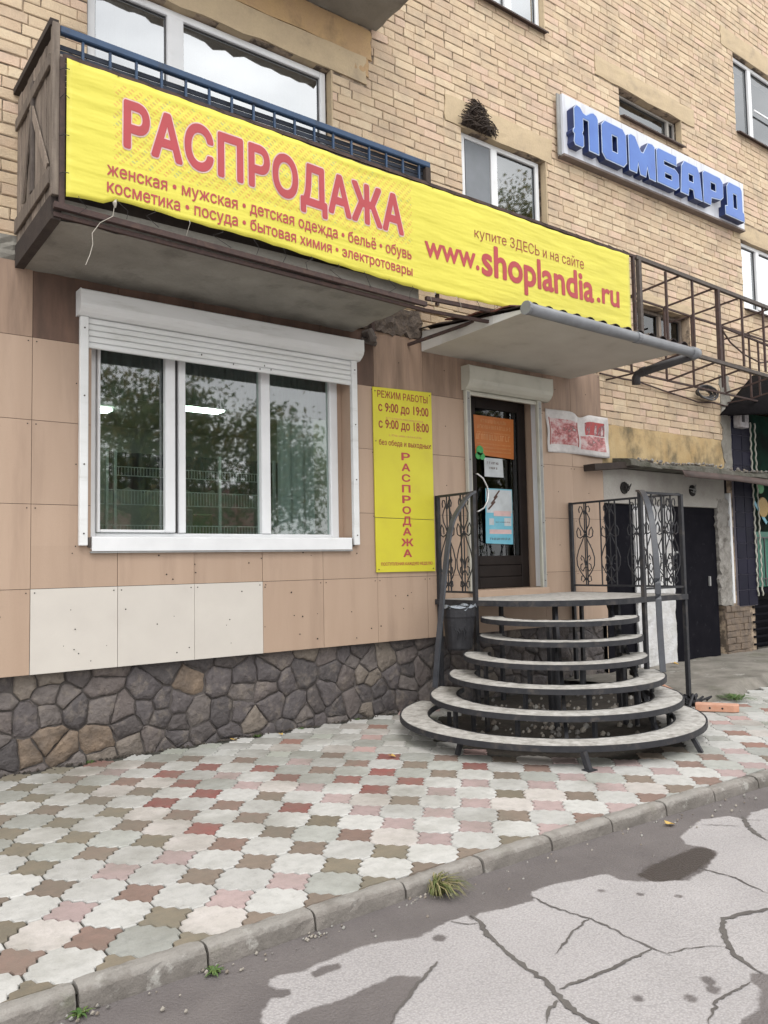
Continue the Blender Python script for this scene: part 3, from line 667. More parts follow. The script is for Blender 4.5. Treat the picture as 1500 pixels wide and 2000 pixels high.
# kerb
kb = thing('kerb', None, None, (3, -3.45, -.1)); kb['kind'] = 'structure'
prof = [(0, -.25), (.0, -.07), (.003, -.035), (.007, -.012), (.017, .003), (.035, .011), (.060, .013), (.096, .008), (KW-.002, -.01), (KW-.002, -.25)]
x = .904-.525*3
k_ = 0
while x < 13:
    xa, xb = x+.0035, x+.5215; segs = 14; vs = []
    ya, yb = kerb_face(xa), kerb_face(xb); tw = random.gauss(0, .004); hz = random.gauss(0, .004)
    for s_ in range(segs+1):
        t = s_/segs; end = .007 if s_ in (0, segs) else 0
        for (py, pz) in prof:
            q = random.gauss(0, .0011); chip = random.uniform(0, .007) if (random.random() < .10 and .001 < py < .03) else 0
            vs.append((xa+(xb-xa)*t+(end*.4 if s_ == 0 else (-end*.4 if s_ == segs else 0)), ya+(yb-ya)*t+py+q+chip+(end*.5 if py < .02 else 0)+tw*(t-.5), pz+hz+q-chip*.8-(end*.6 if pz > -.03 else 0)))
    m_ = len(prof); fs = []
    for s_ in range(segs):
        for q in range(m_-1): fs.append((s_*m_+q, (s_+1)*m_+q, (s_+1)*m_+q+1, s_*m_+q+1))
    fs += [tuple(range(m_))[::-1], tuple(segs*m_+q for q in range(m_))]
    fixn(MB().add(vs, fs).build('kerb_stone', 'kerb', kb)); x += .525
# rough concrete apron to the right of the steps
def bump2(x, y): return .02*math.sin(x*2.1+1)*math.sin(y*2.7)+.010*math.sin(x*7+y*5)
mb = MB(); nx_, ny_ = 60, 30; vs = []
for i in range(nx_+1):
    for j in range(ny_+1):
        x = 7.9+i*.14; yl = -1.75-.18*math.sin(x*1.7)-.05*math.sin(x*6); y = yl+(0.25-yl)*j/ny_
        edge = min(1, j/2.0); vs.append((x, y, -.02+(.10+bump2(x, y)+random.gauss(0, .003))*edge))
fs = [(i*(ny_+1)+j, (i+1)*(ny_+1)+j, (i+1)*(ny_+1)+j+1, i*(ny_+1)+j+1) for i in range(nx_) for j in range(ny_)]
mb.add(vs, fs); tag(mb.build('concrete_apron', 'apron', loc=(0, 0, 0), smooth=True), kind='structure')

# ================================================================== BUILDING
bld = thing('apartment_building', 'yellow brick apartment block with tan panelled shop front and rubble stone plinth', 'building', (5, .3, 0))
# openings in the brick wall: x0,x1,z0,z1
OP = [(1.96, 4.50, 4.30, 6.86), (6.36, 7.86, 5.35, 6.84), (6.36, 7.92, 8.62, 10.3), (9.50, 11.06, 8.00, 8.45), (9.66, 11.06, 4.72, 5.30),
      (12.72, 14.6, 8.80, 10.22), (12.70, 14.6, 5.72, 6.92)]
LINT = [(6.10, 7.98, 6.84, 7.17), (8.96, 11.42, 8.45, 8.74), (9.50, 11.40, 5.30, 5.47), (12.35, 15.0, 10.22, 10.55), (12.45, 15.0, 6.92, 7.2), (1.96, 4.95, 6.86, 7.16)]
PATCH = [(3.00, 5.03, 7.16, 7.50), (4.50, 4.98, 6.95, 7.16)]
CLADTOP = 4.10; CLADR = 8.78
SHOPH = [(2.0, 4.66, 1.79, 3.62), (6.30, 7.56, 1.24, 3.62), (8.80, 11.90, -.3, 2.9)]
wall = MB()
for a in rects_minus(-4, 12.05, -.3, 12.6, OP+SHOPH+[(-5, 8.785, -1, .855)]): wall.quad((a[0], .010, a[2]), (a[1], .010, a[2]), (a[1], .010, a[3]), (a[0], .010, a[3]))
for a in rects_minus(12.05, 26, -.3, 12.6, OP+[(12.62, 20, -.3, 4.05)]): wall.quad((a[0], .010, a[2]), (a[1], .010, a[2]), (a[1], .010, a[3]), (a[0], .010, a[3]))
for x0, x1, z0, z1 in OP:   # reveals
    wall.quad((x0, .010, z0), (x0, .010, z1), (x0, .30, z1), (x0, .30, z0)); wall.quad((x1, .010, z1), (x1, .010, z0), (x1, .30, z0), (x1, .30, z1))
    wall.quad((x0, .010, z1), (x1, .010, z1), (x1, .30, z1), (x0, .30, z1)); wall.quad((x0, .010, z0), (x0, .30, z0), (x1, .30, z0), (x1, .010, z0))
wall.quad((-4, .010, 12.6), (26, .010, 12.6), (26, 12, 12.6), (-4, 12, 12.6))
wall.quad((-4, .010, -.3), (-4, .010, 12.6), (-4, 12, 12.6), (-4, 12, -.3)); wall.quad((26, .010, -.3), (26, 12, -.3), (26, 12, 12.6), (26, .010, 12.6))
wall.quad((-4, 12, -.3), (-4, 12, 12.6), (26, 12, 12.6), (26, 12, -.3))
bw = wall.build('brick_wall', 'mortar', bld)
def holes_at(z): return [(h[0], h[1]) for h in OP+LINT+PATCH if h[2] < z+.045 and h[3] > z+.045]
bricks = []
BH, BP = .089, .1
zc = 3.44; ci = 0
while zc < 12.4:
    iv = [(-.2, 15.2)]
    hs_ = holes_at(zc)
    if zc < CLADTOP-.02: hs_.append((-1, CLADR+.01))
    if zc < 4.0: hs_.append((12.05, 20))
    for h0, h1 in hs_:
        nx2 = []
        for a, b_ in iv:
            if h1 <= a or h0 >= b_: nx2.append((a, b_)); continue
            if h0 > a: nx2.append((a, h0))
            if h1 < b_: nx2.append((h1, b_))
        iv = nx2
    off = (ci % 2)*.15+random.uniform(-.03, .03)+(0.07 if ci % 5 == 0 else 0)
    for a, b_ in iv:
        x = -.5+off
        while x < b_:
            w_ = .30 if random.random() > .16 else .15
            xa, xb = max(x, a), min(x+w_, b_)
            if xb-xa > .03 and (inview((xa+xb)/2, 0, zc, 70)):
                g1, g2 = random.choice((.002, .003, .0045, .006)), random.choice((.002, .003, .0045))
                bricks.append((xa+g1, xb-g2, zc+random.gauss(0, .0022)))
            x += w_
    zc += BP; ci += 1
def brick_vf(w_, h_, r, j=.0):
    ch = .006
    def J(): return random.gauss(0, j)
    v = [(-w_/2, .03, 0), (w_/2, .03, 0), (w_/2, .03, h_), (-w_/2, .03, h_),
         (-w_/2+J(), .004+r, 0+J()), (w_/2+J(), .004+r, 0+J()), (w_/2+J(), .004+r, h_+J()), (-w_/2+J(), .004+r, h_+J()),
         (-w_/2+ch+J(), -.001+r, ch+J()), (w_/2-ch+J(), -.001+r+J()*.5, ch+J()), (w_/2-ch+J(), -.001+r, h_-ch+J()), (-w_/2+ch+J(), -.001+r+J()*.5, h_-ch+J())]
    f = [(8, 9, 10, 11)]
    for a_ in (0, 4):
        for k in range(4):
            l = (k+1) % 4; f.append((a_+k, a_+l, a_+4+l, a_+4+k))
    return v, f
BM = {}
def brick_mesh(w_):
    key = round(w_, 2); L = BM.setdefault(key, [])
    if len(L) < 5:
        me = bpy.data.meshes.new('brick'); v, f = brick_vf(key, BH, 0, .0026); me.from_pydata(v, [], f); me.materials.append(M['brick']); L.append(me)
    return random.choice(L) if len(L) >= 5 else L[-1]
sc = []
for (xa, xb, z) in bricks:
    p = project((xa+xb)/2, 0, z); vis = 0 < p[0] < 1500 and 0 < p[1] < 2000
    # roughly what the banner, canopy and balconies cover
    if vis and p[0] < 1225 and p[1] > 79+.345*p[0]-15: vis = False
    sc.append((-(xb-xa)/p[2]**3 if vis else 0, xa, xb, z))
order = sorted(range(len(sc)), key=lambda i: sc[i][0]); chosen = set(order[:300])
rest = MB()
for i, (a_, xa, xb, z) in enumerate(sc):
    r = random.gauss(0, .0022) if random.random() > .07 else random.uniform(.003, .007)
    if i in chosen:
        o = bpy.data.objects.new('brick', brick_mesh(xb-xa)); COL.objects.link(o); o.parent = bw
        o.location = ((xa+xb)/2-5, r-.3, z)
    else:
        v, f = brick_vf(xb-xa, BH, r, .0026); rest.add([(q[0]+(xa+xb)/2, q[1], q[2]+z) for q in v], f)
tag(rest.build('brick', 'brick', bw), kind='stuff')
# lintels and plaster patches
def slab_mesh(x0, x1, z0, z1, y0, y1, nx=14, nz=5, amp=.004, ragged=.01):
    mb = MB(); vs = []
    for i in range(nx+1):
        for k in range(nz+1):
            e = (i in (0, nx)) or (k in (0, nz))
            x = x0+(x1-x0)*i/nx+(random.gauss(0, ragged) if i in (0, nx) else 0); z = z0+(z1-z0)*k/nz+(random.gauss(0, ragged*.6) if k in (0, nz) else 0)
            vs.append((x, y0+random.gauss(0, amp*.4)+(.004 if e else 0), z))
    fs = [(i*(nz+1)+k, (i+1)*(nz+1)+k, (i+1)*(nz+1)+k+1, i*(nz+1)+k+1) for i in range(nx) for k in range(nz)]
    rim = [i*(nz+1) for i in range(nx+1)]+[nx*(nz+1)+k for k in range(1, nz+1)]+[i*(nz+1)+nz for i in range(nx-1, -1, -1)]+[k for k in range(nz-1, 0, -1)]
    n0 = len(vs); vs += [(vs[r][0], y1, vs[r][2]) for r in rim]; m_ = len(rim)
    fs += [(rim[(i+1) % m_], rim[i], n0+i, n0+(i+1) % m_) for i in range(m_)]
    return mb.add(vs, fs)
for l_ in LINT: slab_mesh(l_[0], l_[1], l_[2], l_[3], -.012, .20).build('lintel', 'plaster', bw)
for i, l_ in enumerate(PATCH): slab_mesh(l_[0], l_[1], l_[2]+.003, l_[3], -.008, .03).build('plaster_patch', 'plaster_orange', bw)
# ochre plaster band above the doors, pale grey strip at the right end
slab_mesh(8.785, 11.86, 2.90, 3.44, -.004, .03, 30, 6, .006, .006).build('plaster_band', 'plaster_stained', bld)
slab_mesh(11.82, 12.10, 2.93, 4.5, -.020, .03, 4, 20, .012, .02).build('plaster_strip', 'concrete', bld)

# windows of the flats ------------------------------------------------
def window(x0, x1, z0, z1, y, mull, gl='glass_up', fr=.06, back='net', screen=None, sill=True, backd=.5, label=None, frcol='pvc'):
    w_ = thing('window', label, None, ((x0+x1)/2, y, z0), parent=bld)
    d_ = .05
    mb = MB(); mb.box(x0, x0+fr, y-d_, y+.03, z0, z1, .006); mb.box(x1-fr, x1, y-d_, y+.03, z0, z1, .006)
    mb.box(x0+fr, x1-fr, y-d_, y+.03, z1-fr, z1, .006); mb.box(x0+fr, x1-fr, y-d_, y+.03, z0, z0+fr, .006)
    for m_, wd in mull: mb.box(m_-wd/2, m_+wd/2, y-d_-.012, y+.028, z0+fr+.001, z1-fr-.001, .006)
    mb.build('frame', frcol, w_)
    ed = [x0+fr]+[q for m_, wd in mull for q in (m_-wd/2, m_+wd/2)]+[x1-fr]
    for i in range(0, len(ed), 2):
        MB().box(ed[i]+.001, ed[i+1]-.001, y-.012, y-.006, z0+fr+.001, z1-fr-.001).build('pane', gl, w_)
        g_ = MB()      # dark gasket line around the glass
        a, b_, c, e = ed[i]+.001, ed[i+1]-.001, z0+fr+.001, z1-fr-.001
        for q in ((a, a+.008, c, e), (b_-.008, b_, c, e), (a+.008, b_-.008, c, c+.008), (a+.008, b_-.008, e-.008, e)): g_.box(q[0], q[1], y-.022, y-.013, q[2], q[3])
        g_.build('gasket', 'elbow', w_)
        if screen == i//2: MB().box(ed[i]+.01, ed[i+1]-.01, y-.045, y-.041, z0+fr+.01, z1-fr-.01).build('mosquito_screen', 'mesh_screen', w_)
    if back:
        mb = MB(); n = int((x1-x0)/.05)+2; vs = []
        for i in range(n+1):
            xx = x0-.2+(x1-x0+.4)*i/n; yy = y+.16+.02*math.sin(xx*32)+random.uniform(-.004, .004); vs += [(xx, yy, z0-.2), (xx, yy, z1+.1)]
        mb.add(vs, [(2*i, 2*i+2, 2*i+3, 2*i+1) for i in range(n)]).build('curtain', back, w_)
    rb_ = MB(); rb_.box(x0-.25, x1+.25, y+backd, y+backd+.02, z0-.3, z1+.3)
    for q in (x0-.27, x1+.25): rb_.box(q, q+.02, y+.17, y+backd, z0-.3, z1+.3)
    rb_.box(x0-.25, x1+.25, y+.17, y+backd, z1+.3, z1+.32); rb_.box(x0-.25, x1+.25, y+.17, y+backd, z0-.32, z0-.3); rb_.build('room_box', 'dark_void', w_)
    if sill: MB().prism_x([(y-.055, z0-.001), (y-.055, z0-.03), (-.07, z0-.055), (-.07, z0-.07), (-.078, z0-.07), (-.078, z0-.048), (y-.055, z0+.012)], x0-.02, x1+.02).build('sill', 'brown_sheet', w_)
    return w_
window(1.98, 4.47, 5.2, 6.85, .13, [(2.79, .16)], 'glass_up', .07, 'net', sill=False)
window(6.42, 7.80, 5.45, 6.83, .13, [(6.97, .11)], 'glass_mid', .06, None, screen=0)
window(6.40, 7.90, 8.66, 10.28, .12, [(7.3, .12)], 'glass_up', .06, 'net')
window(9.52, 11.04, 8.05, 8.44, .16, [(10.85, .05)], 'glass_mid', .03, None, frcol='concrete_light')
window(9.68, 11.04, 4.74, 5.29, .18, [(10.45, .07)], 'glass_door', .05, None, frcol='wood_grey')
w4 = window(12.75, 14.58, 8.84, 10.20, .11, [(13.33, .10)], 'glass_mid', .06, None)
MB().box(13.42, 14.5, .03, .045, 9.42, 9.45).build('screen_bar', 'pvc', w4)
window(12.73, 14.58, 5.76, 6.91, .11, [(13.3, .10)], 'glass_up', .06, 'net')
# side reveals (plaster)
for x0, x1, z0, z1 in OP[:4]:
    MB().box(x1-.012, x1+.004, -.006, .09, z0+.01, z1-.003).build('reveal', 'plaster', bw)

# stone plinth ----------------------------------------------------------
pl = MB().box(-4, 8.79, .075, .12, -.2, .86).build('stone_plinth', 'plinth_joint', bld)
def voronoi(seeds, bx0, bx1, bz0, bz1, asp=1.0):
    out_ = []
    for i, (sx, sz) in enumerate(seeds):
        poly = [(bx0, bz0), (bx1, bz0), (bx1, bz1), (bx0, bz1)]
        for j, (tx_, tz_) in enumerate(seeds):
            if i == j or abs(tx_-sx) > 1.2: continue
            mx_, mz_ = (sx+tx_)/2, (sz+tz_)/2; nx_, nz_ = tx_-sx, tz_-sz; res_ = []
            for k in range(len(poly)):
                p, q = poly[k], poly[(k+1) % len(poly)]
                dp = (p[0]-mx_)*nx_+(p[1]-mz_)*nz_; dq = (q[0]-mx_)*nx_+(q[1]-mz_)*nz_
                if dp <= 0: res_.append(p)
                if dp*dq < 0:
                    t = dp/(dp-dq); res_.append((p[0]+(q[0]-p[0])*t, p[1]+(q[1]-p[1])*t))
            poly = res_
            if len(poly) < 3: break
        if len(poly) >= 3: out_.append(((sx, sz), poly))
    return out_
seeds = []
x = 0.9
st = random.Random(11)
for row in range(6):
    x = .3+st.uniform(0, .2)
    zr = -.05+row*.155
    while x < 8.8:
        seeds.append((x+st.uniform(-.05, .05), zr+st.uniform(-.055, .055))); x += st.choice([.16, .20, .26, .34, .20])
seeds = [s_ for s_ in seeds if st.random() > .17]
def stone_mesh(c, poly, y0, proud, gap=.006):
    cx_ = sum(p[0] for p in poly)/len(poly); cz_ = sum(p[1] for p in poly)/len(poly)
    pts = []
    for k in range(len(poly)):
        p, q = poly[k], poly[(k+1) % len(poly)]; L_ = math.hypot(q[0]-p[0], q[1]-p[1]); m_ = max(1, int(L_/.05))
        for t in range(m_): pts.append((p[0]+(q[0]-p[0])*(t+.0)/m_+(st.gauss(0, .005) if t else 0), p[1]+(q[1]-p[1])*t/m_+(st.gauss(0, .005) if t else 0)))
    rings = []; tilt = (st.gauss(0, .05), st.gauss(0, .06)); vs = []
    for s_, yy in ((1, 0), (.975, .45), (.90, .80), (.60, 1.0)):
        for (px_, pz_) in pts:
            dx, dz = px_-cx_, pz_-cz_; l = math.hypot(dx, dz)+1e-6; sh = max(.2, (l-gap)/l)*s_ if s_ == 1 else max(.2, (l-gap)/l)*s_
            X_, Z_ = cx_+dx*sh, cz_+dz*sh
            vs.append((X_, y0-proud*yy+(st.gauss(0, .0065) if s_ < .99 else 0)+(tilt[0]*(X_-cx_)+tilt[1]*(Z_-cz_) if s_ < .99 else 0), Z_))
    n = len(pts); vs.append((cx_, y0-proud*1.05+st.gauss(0, .004), cz_)); fs = []
    for r_ in range(3):
        for k in range(n): fs.append((r_*n+k, r_*n+(k+1) % n, (r_+1)*n+(k+1) % n, (r_+1)*n+k))
    for k in range(n): fs.append((3*n+k, 3*n+(k+1) % n, 4*n))
    return MB().add(vs, fs)
for c, poly in voronoi(seeds, .2, 8.77, -.06, .80):
    if len(poly) < 3: continue
    tan = (1.40 < c[0] < 2.25 and .10 < c[1] < .34) or (2.75 < c[0] < 3.0 and c[1] > .5)
    stone_mesh(c, poly, .076, st.uniform(.012, .034)).build('stone', 'stone_tan' if tan else 'stone', pl, smooth=True)

# cladding ---------------------------------------------------------------
cb = MB()
for a in rects_minus(-4, CLADR-.004, .775, CLADTOP-.004, [SHOPH[0], SHOPH[1]]): cb.quad((a[0], -.012, a[2]), (a[1], -.012, a[2]), (a[1], -.012, a[3]), (a[0], -.012, a[3]))
cb.quad((-4, -.012, .775), (CLADR-.004, -.012, .775), (CLADR-.004, .09, .775), (-4, .09, .775))
cb.quad((-4, -.012, CLADTOP-.004), (CLADR-.004, -.012, CLADTOP-.004), (CLADR-.004, .02, CLADTOP-.004), (-4, .02, CLADTOP-.004))
cl_ = cb.build('cladding', 'dark_void', bld)
zs_ = [.765, 1.445, 2.127, 2.810, 3.490, CLADTOP]
xs_ = [-.52, .165, .85, 1.53, 2.225, 2.915, 3.607, 4.290, 4.965, 5.650, 6.29, 7.57, 8.16, CLADR]
screws = MB()
for i in range(len(xs_)-1):
    for k in range(len(zs_)-1):
        x0, x1, z0, z1 = xs_[i]+.002, xs_[i+1]-.002, zs_[k]+.002, zs_[k+1]-.002
        rc = rects_minus(x0, x1, z0, z1, SHOPH[:2])
        if not rc: continue
        pale = (k == 0 and 3 <= i <= 5); yf = -.022+random.gauss(0, .0012)-(.004 if pale else 0)
        mb = MB()
        for a in rc:
            mb.quad((a[0], yf, a[2]), (a[1], yf, a[2]), (a[1], yf, a[3]), (a[0], yf, a[3]))
            # rims
            if abs(a[0]-x0) < 1e-6: mb.quad((a[0], yf, a[3]), (a[0], -.0125, a[3]), (a[0], -.0125, a[2]), (a[0], yf, a[2]))
            if abs(a[1]-x1) < 1e-6: mb.quad((a[1], yf, a[2]), (a[1], -.0125, a[2]), (a[1], -.0125, a[3]), (a[1], yf, a[3]))
            if abs(a[2]-z0) < 1e-6: mb.quad((a[0], yf, a[2]), (a[0], -.0125, a[2]), (a[1], -.0125, a[2]), (a[1], yf, a[2]))
            if abs(a[3]-z1) < 1e-6: mb.quad((a[1], yf, a[3]), (a[1], -.0125, a[3]), (a[0], -.0125, a[3]), (a[0], yf, a[3]))
        o = mb.build('cladding_panel', 'clad_pale' if pale else ('clad_top' if k == 4 and i in (3, 4, 5, 6, 7) else ('clad_worn_shaded' if k == 4 else 'clad')), cl_)
        if pale: o['label'] = 'cream replacement panel'
        for (sx, sz) in ((x0+.03, z1-.03), (x1-.03, z1-.03), ((x0+x1)/2, (z0+z1)/2)):
            if any(a[0] < sx < a[1] and a[2] < sz < a[3] for a in rc): screws.tube([(sx, yf, sz), (sx, yf-.004, sz)], .0055, 6)
for q in range(46):
    sx = random.uniform(1.0, 5.6); sz = random.uniform(.80, 1.75); r_q = random.uniform(.003, .008)
    if sz < 1.74: screws.tube([(sx, -.020, sz), (sx, -.0285, sz)], r_q, 5)
screws.build('screw', 'dark_void', cl_)['kind'] = 'stuff'
# reveals of the shop openings
x0, x1, z0, z1 = SHOPH[0]
rv = MB(); rv.quad((x0, -.022, z0), (x0, -.022, z1), (x0, .28, z1), (x0, .28, z0)); rv.quad((x1, -.022, z1), (x1, -.022, z0), (x1, .28, z0), (x1, .28, z1)); rv.quad((x0, -.022, z1), (x1, -.022, z1), (x1, .28, z1), (x0, .28, z1)); rv.quad((x0, -.022, z0), (x0, .28, z0), (x1, .28, z0), (x1, -.022, z0))
rv.build('reveal', 'clad', cl_); rv = MB()
x0, x1, z0, z1 = SHOPH[1]
rv.quad((x0, -.022, z0), (x0, -.022, z1), (x0, .28, z1), (x0, .28, z0)); rv.quad((x1, -.022, z1), (x1, -.022, z0), (x1, .28, z0), (x1, .28, z1)); rv.quad((x0, -.022, z1), (x1, -.022, z1), (x1, .28, z1), (x0, .28, z1)); rv.quad((x0, -.022, z0), (x0, .28, z0), (x1, .28, z0), (x1, -.022, z0))
rv.build('reveal', 'clad', cl_)

# shop room seen through the glass
rm_ = MB()
X0, X1, Y0, Y1, Z0, Z1 = .9, 5.9, .30, 5.2, .9, 3.75
rm_.quad((X0, Y1, Z0), (X1, Y1, Z0), (X1, Y1, Z1), (X0, Y1, Z1)); rm_.quad((X0, Y0, Z0), (X0, Y1, Z0), (X0, Y1, Z1), (X0, Y0, Z1)); rm_.quad((X1, Y0, Z0), (X1, Y0, Z1), (X1, Y1, Z1), (X1, Y1, Z0))
rm_.quad((X0, Y0, Z1), (X0, Y1, Z1), (X1, Y1, Z1), (X1, Y0, Z1)); rm_.quad((X0, Y0, Z0), (X1, Y0, Z0), (X1, Y1, Z0), (X0, Y1, Z0))
for a in rects_minus(X0, X1, Z0, Z1, [(2.0, 4.66, 1.79, 3.62)]): rm_.quad((a[0], Y0, a[2]), (a[1], Y0, a[2]), (a[1], Y0, a[3]), (a[0], Y0, a[3]))
room = rm_.build('shop_room', 'room', bld)
for (lx, ly) in ((3.9, 1.7), (4.4, 3.2), (5.2, 2.4), (3.1, 3.9), (2.2, 2.6)):
    for q in range(3): MB().box(lx-.3, lx+.3, ly-.12+.1*q, ly-.08+.1*q, 3.705, 3.725).build('ceiling_light', 'tube', room)
def pleats(x0, x1, y, z0, z1, amp, fr_, name, m, scallop=0):
    mb = MB(); n = int((x1-x0)/.012); vs = []
    for i in range(n+1):
        xx = x0+(x1-x0)*i/n; yy = y+amp*math.sin(xx*fr_)+amp*.4*math.sin(xx*fr_*.37+1); vs += [(xx, yy, z0-scallop*abs(math.sin(xx*9))), (xx, yy, z1)]
    return mb.add(vs, [(2*i, 2*i+2, 2*i+3, 2*i+1) for i in range(n)]).build(name, m, room, smooth=True)
pleats(1.95, 4.7, .42, 3.16, 3.70, .018, 75, 'valance', 'curtain')
pleats(2.9, 5.4, 2.4, 2.55, 2.95, .03, 40, 'valance', 'curtain', .06)
pleats(4.05, 4.5, .50, 1.3, 3.5, .03, 40, 'net_curtain', 'net')
rk = MB()   # wire display grids behind the window
for gx0, gx1, gz0, gz1, gy_ in ((2.0, 4.2, 1.86, 2.0, .62), (2.1, 4.2, 2.22, 2.36, .9), (2.6, 4.3, 2.55, 2.64, 1.3)):
    for zz_ in (gz0, gz1): rk.obox((gx0, gy_, zz_), (gx1, gy_, zz_), .008, .008)
    q = gx0
    while q < gx1: rk.obox((q, gy_, gz0), (q, gy_, gz1), .005, .005); q += .033
for px_ in (2.42, 2.50, 3.15, 3.6, 4.1, 4.25): rk.obox((px_, .9, 1.0), (px_, .9, 2.75), .028, .028)
rk.build('display_rack', 'rack', room)
for q in range(26):
    gx_ = random.uniform(1.4, 5.4); gy_ = random.uniform(1.6, 4.6); gz_ = random.choice([1.0, 1.3, 1.6, 1.9]); s_ = random.uniform(.08, .2)
    MB().box(gx_-s_, gx_+s_, gy_-.12, gy_+.12, gz_, gz_+random.uniform(.2, .5), .02).build('goods', 'goods', room)

# shop window -------------------------------------------------------------
sw = thing('window', 'wide three pane white shop window', None, (3.3, .2, 1.8), parent=bld)
wy = .19; fx0, fx1, fz0, fz1 = 2.03, 4.60, 1.86, 3.60
mb = MB(); mb.box(fx0, 2.09, wy-.05, wy+.04, fz0, fz1, .008); mb.box(4.505, fx1, wy-.05, wy+.04, fz0, fz1, .008)
mb.box(2.091, 4.504, wy-.05, wy+.04, 3.53, fz1, .008); mb.box(2.091, 4.504, wy-.05, wy+.04, fz0, 1.905, .008)
mb.box(2.835, 2.905, wy-.062, wy+.038, 1.906, 3.529, .008); mb.box(3.69, 3.79, wy-.062, wy+.038, 1.906, 3.529, .008); mb.build('frame', 'pvc', sw)
MB().box(2.001, 2.029, wy-.03, wy+.10, 1.80, 3.615).build('infill', 'clad', sw); MB().box(4.601, 4.659, wy-.03, wy+.10, 1.80, 3.615).build('infill', 'clad', sw)
# the left sash, slightly tilted open
mb = MB(); mb.box(2.70, 2.795, wy-.085, wy-.02, 1.91, 3.525, .008); mb.box(2.093, 2.12, wy-.075, wy-.02, 1.91, 3.525, .006); mb.box(2.12, 2.70, wy-.075, wy-.02, 1.91, 1.935, .006); mb.build('sash', 'pvc', sw)
MB().box(2.797, 2.833, wy-.03, wy-.02, 1.91, 3.52).build('gap', 'elbow', sw)
for a, b_ in ((2.121, 2.699), (2.907, 3.688), (3.792, 4.503)): MB().box(a, b_, wy-.006, wy, 1.907, 3.528).build('pane', 'glass_shop', sw)
mb = MB(); mb.prism_x([(wy-.055, 1.875), (wy-.055, 1.80), (-.055, 1.755), (-.055, 1.745), (-.065, 1.745), (-.065, 1.855), (-.055, 1.865)], 2.00, 4.62); fixn(mb.build('sill', 'pvc', sw))
MB().box(1.99, 4.63, -.06, -.03, 1.728, 1.742).build('sill_trim', 'silver', sw)
for lx in (1.972, 4.618): MB().box(lx, lx+.05, -.045, .0, 1.775, 1.86, .006).build('bracket', 'rust_grey', sw)

# roller shutters (things) --------------------------------------------------
def shutter(x0, x1, ztop, zbot, railz, rw, dep, slats, m, label, drop):
    t = thing('roller_shutter', label, 'roller shutter', ((x0+x1)/2, 0, railz))
    yb = -.024; h_ = ztop-zbot
    pr = [(yb, ztop+.004), (-dep+.008, ztop), (-dep, ztop-.010), (-dep, ztop-h_*.60), (-dep*.93, ztop-h_*.76), (-dep*.76, ztop-h_*.90), (-dep*.52, zbot), (yb, zbot)]
    n_ = 14; mb = MB()
    mb.prism_x(pr, x0, x1); fixn(mb.build('housing', m, t))
    for xx in (x0-.006, x1): fixn(MB().prism_x([(y*1.01, z+(.004 if z > zbot+.01 else -.004)) for y, z in pr], xx, xx+.006).build('end_cap', m, t))
    for xx in (x0+.02, x1-.02-rw-drop):
        MB().box(xx, xx+rw, yb-.05, yb, railz, zbot-.001, .005).build('guide_rail', m, t)
        MB().box(xx+rw*.2, xx+rw*.8, yb-.052, yb-.0505, railz+.01, zbot-.02).build('rail_groove', 'silver', t) if m != 'shutter' else None
        for sz in np.linspace(railz+.1, zbot-.1, 4): MB().tube([(xx+rw*.5, yb-.05, sz), (xx+rw*.5, yb-.056, sz)], .007, 6).build('screw', 'rust', t)
    sh = .052
    for k in range(slats):
        zt = zbot-.002-k*sh; pp = [(yb-.018, zt), (yb-.030, zt-.006), (yb-.034, zt-sh*.5), (yb-.030, zt-sh+.006), (yb-.018, zt-sh+.0015), (yb-.012, zt-sh+.0015), (yb-.012, zt)]
        fixn(MB().prism_x(pp, x0+.022+rw, x1-.022-rw-drop).build('slat', m, t))
    return t
shutter(1.875, 4.735, 3.925, 3.722, 1.79, .068, .17, 5, 'shutter', 'long white roller shutter pulled up above the three pane shop window', .0)
ds = shutter(6.235, 7.655, 3.872, 3.60, 1.245, .075, .17, 1, 'shutter_old', 'short yellowed roller shutter box over the dark shop door', .09)

# shop door ---------------------------------------------------------------
dr = thing('shop_door', 'dark glazed shop door', None, (7.0, .2, 1.3), parent=bld)
mk = MB()
for sx, sz in ((2.98, 3.545), (3.30, 3.50), (3.63, 3.53), (3.58, 3.49), (3.70, 3.50)): mk.tube([(sx, -.056, sz), (sx+.004, -.060, sz)], .009, 6)
mk.build('dent', 'elbow', bpy.data.objects['roller_shutter'])['kind'] = 'stuff'
MB().box(6.30, 7.56, -.10, .30, 1.165, 1.262, .006).build('threshold', 'clad', dr)
dy = .235
mb = MB(); mb.box(6.42, 6.66, dy-.03, dy+.03, 1.265, 3.60, .006); mb.box(7.40, 7.53, dy-.03, dy+.03, 1.265, 3.60, .006)
mb.box(6.661, 7.399, dy-.03, dy+.03, 1.265, 1.40, .006); mb.box(6.661, 7.399, dy-.022, dy+.03, 1.401, 1.549, .01); mb.box(6.661, 7.399, dy-.03, dy+.03, 1.55, 1.66, .006); mb.box(6.661, 7.399, dy-.03, dy+.03, 3.48, 3.60, .006)
mb.build('leaf', 'door_dark', dr)
MB().box(6.662, 7.398, dy-.004, dy+.002, 1.662, 3.478).build('glass', 'glass_door', dr)
vb = MB(); vb.box(5.95, 8.3, dy+1.2, dy+1.22, 1.1, 3.8); vb.box(5.93, 5.95, .29, dy+1.2, 1.1, 3.8); vb.box(8.3, 8.32, .29, dy+1.2, 1.1, 3.8); vb.box(5.95, 8.3, .29, dy+1.2, 3.8, 3.82); vb.box(5.95, 8.3, .29, dy+1.2, 1.08, 1.1); vb.build('vestibule', 'dark_void', dr)
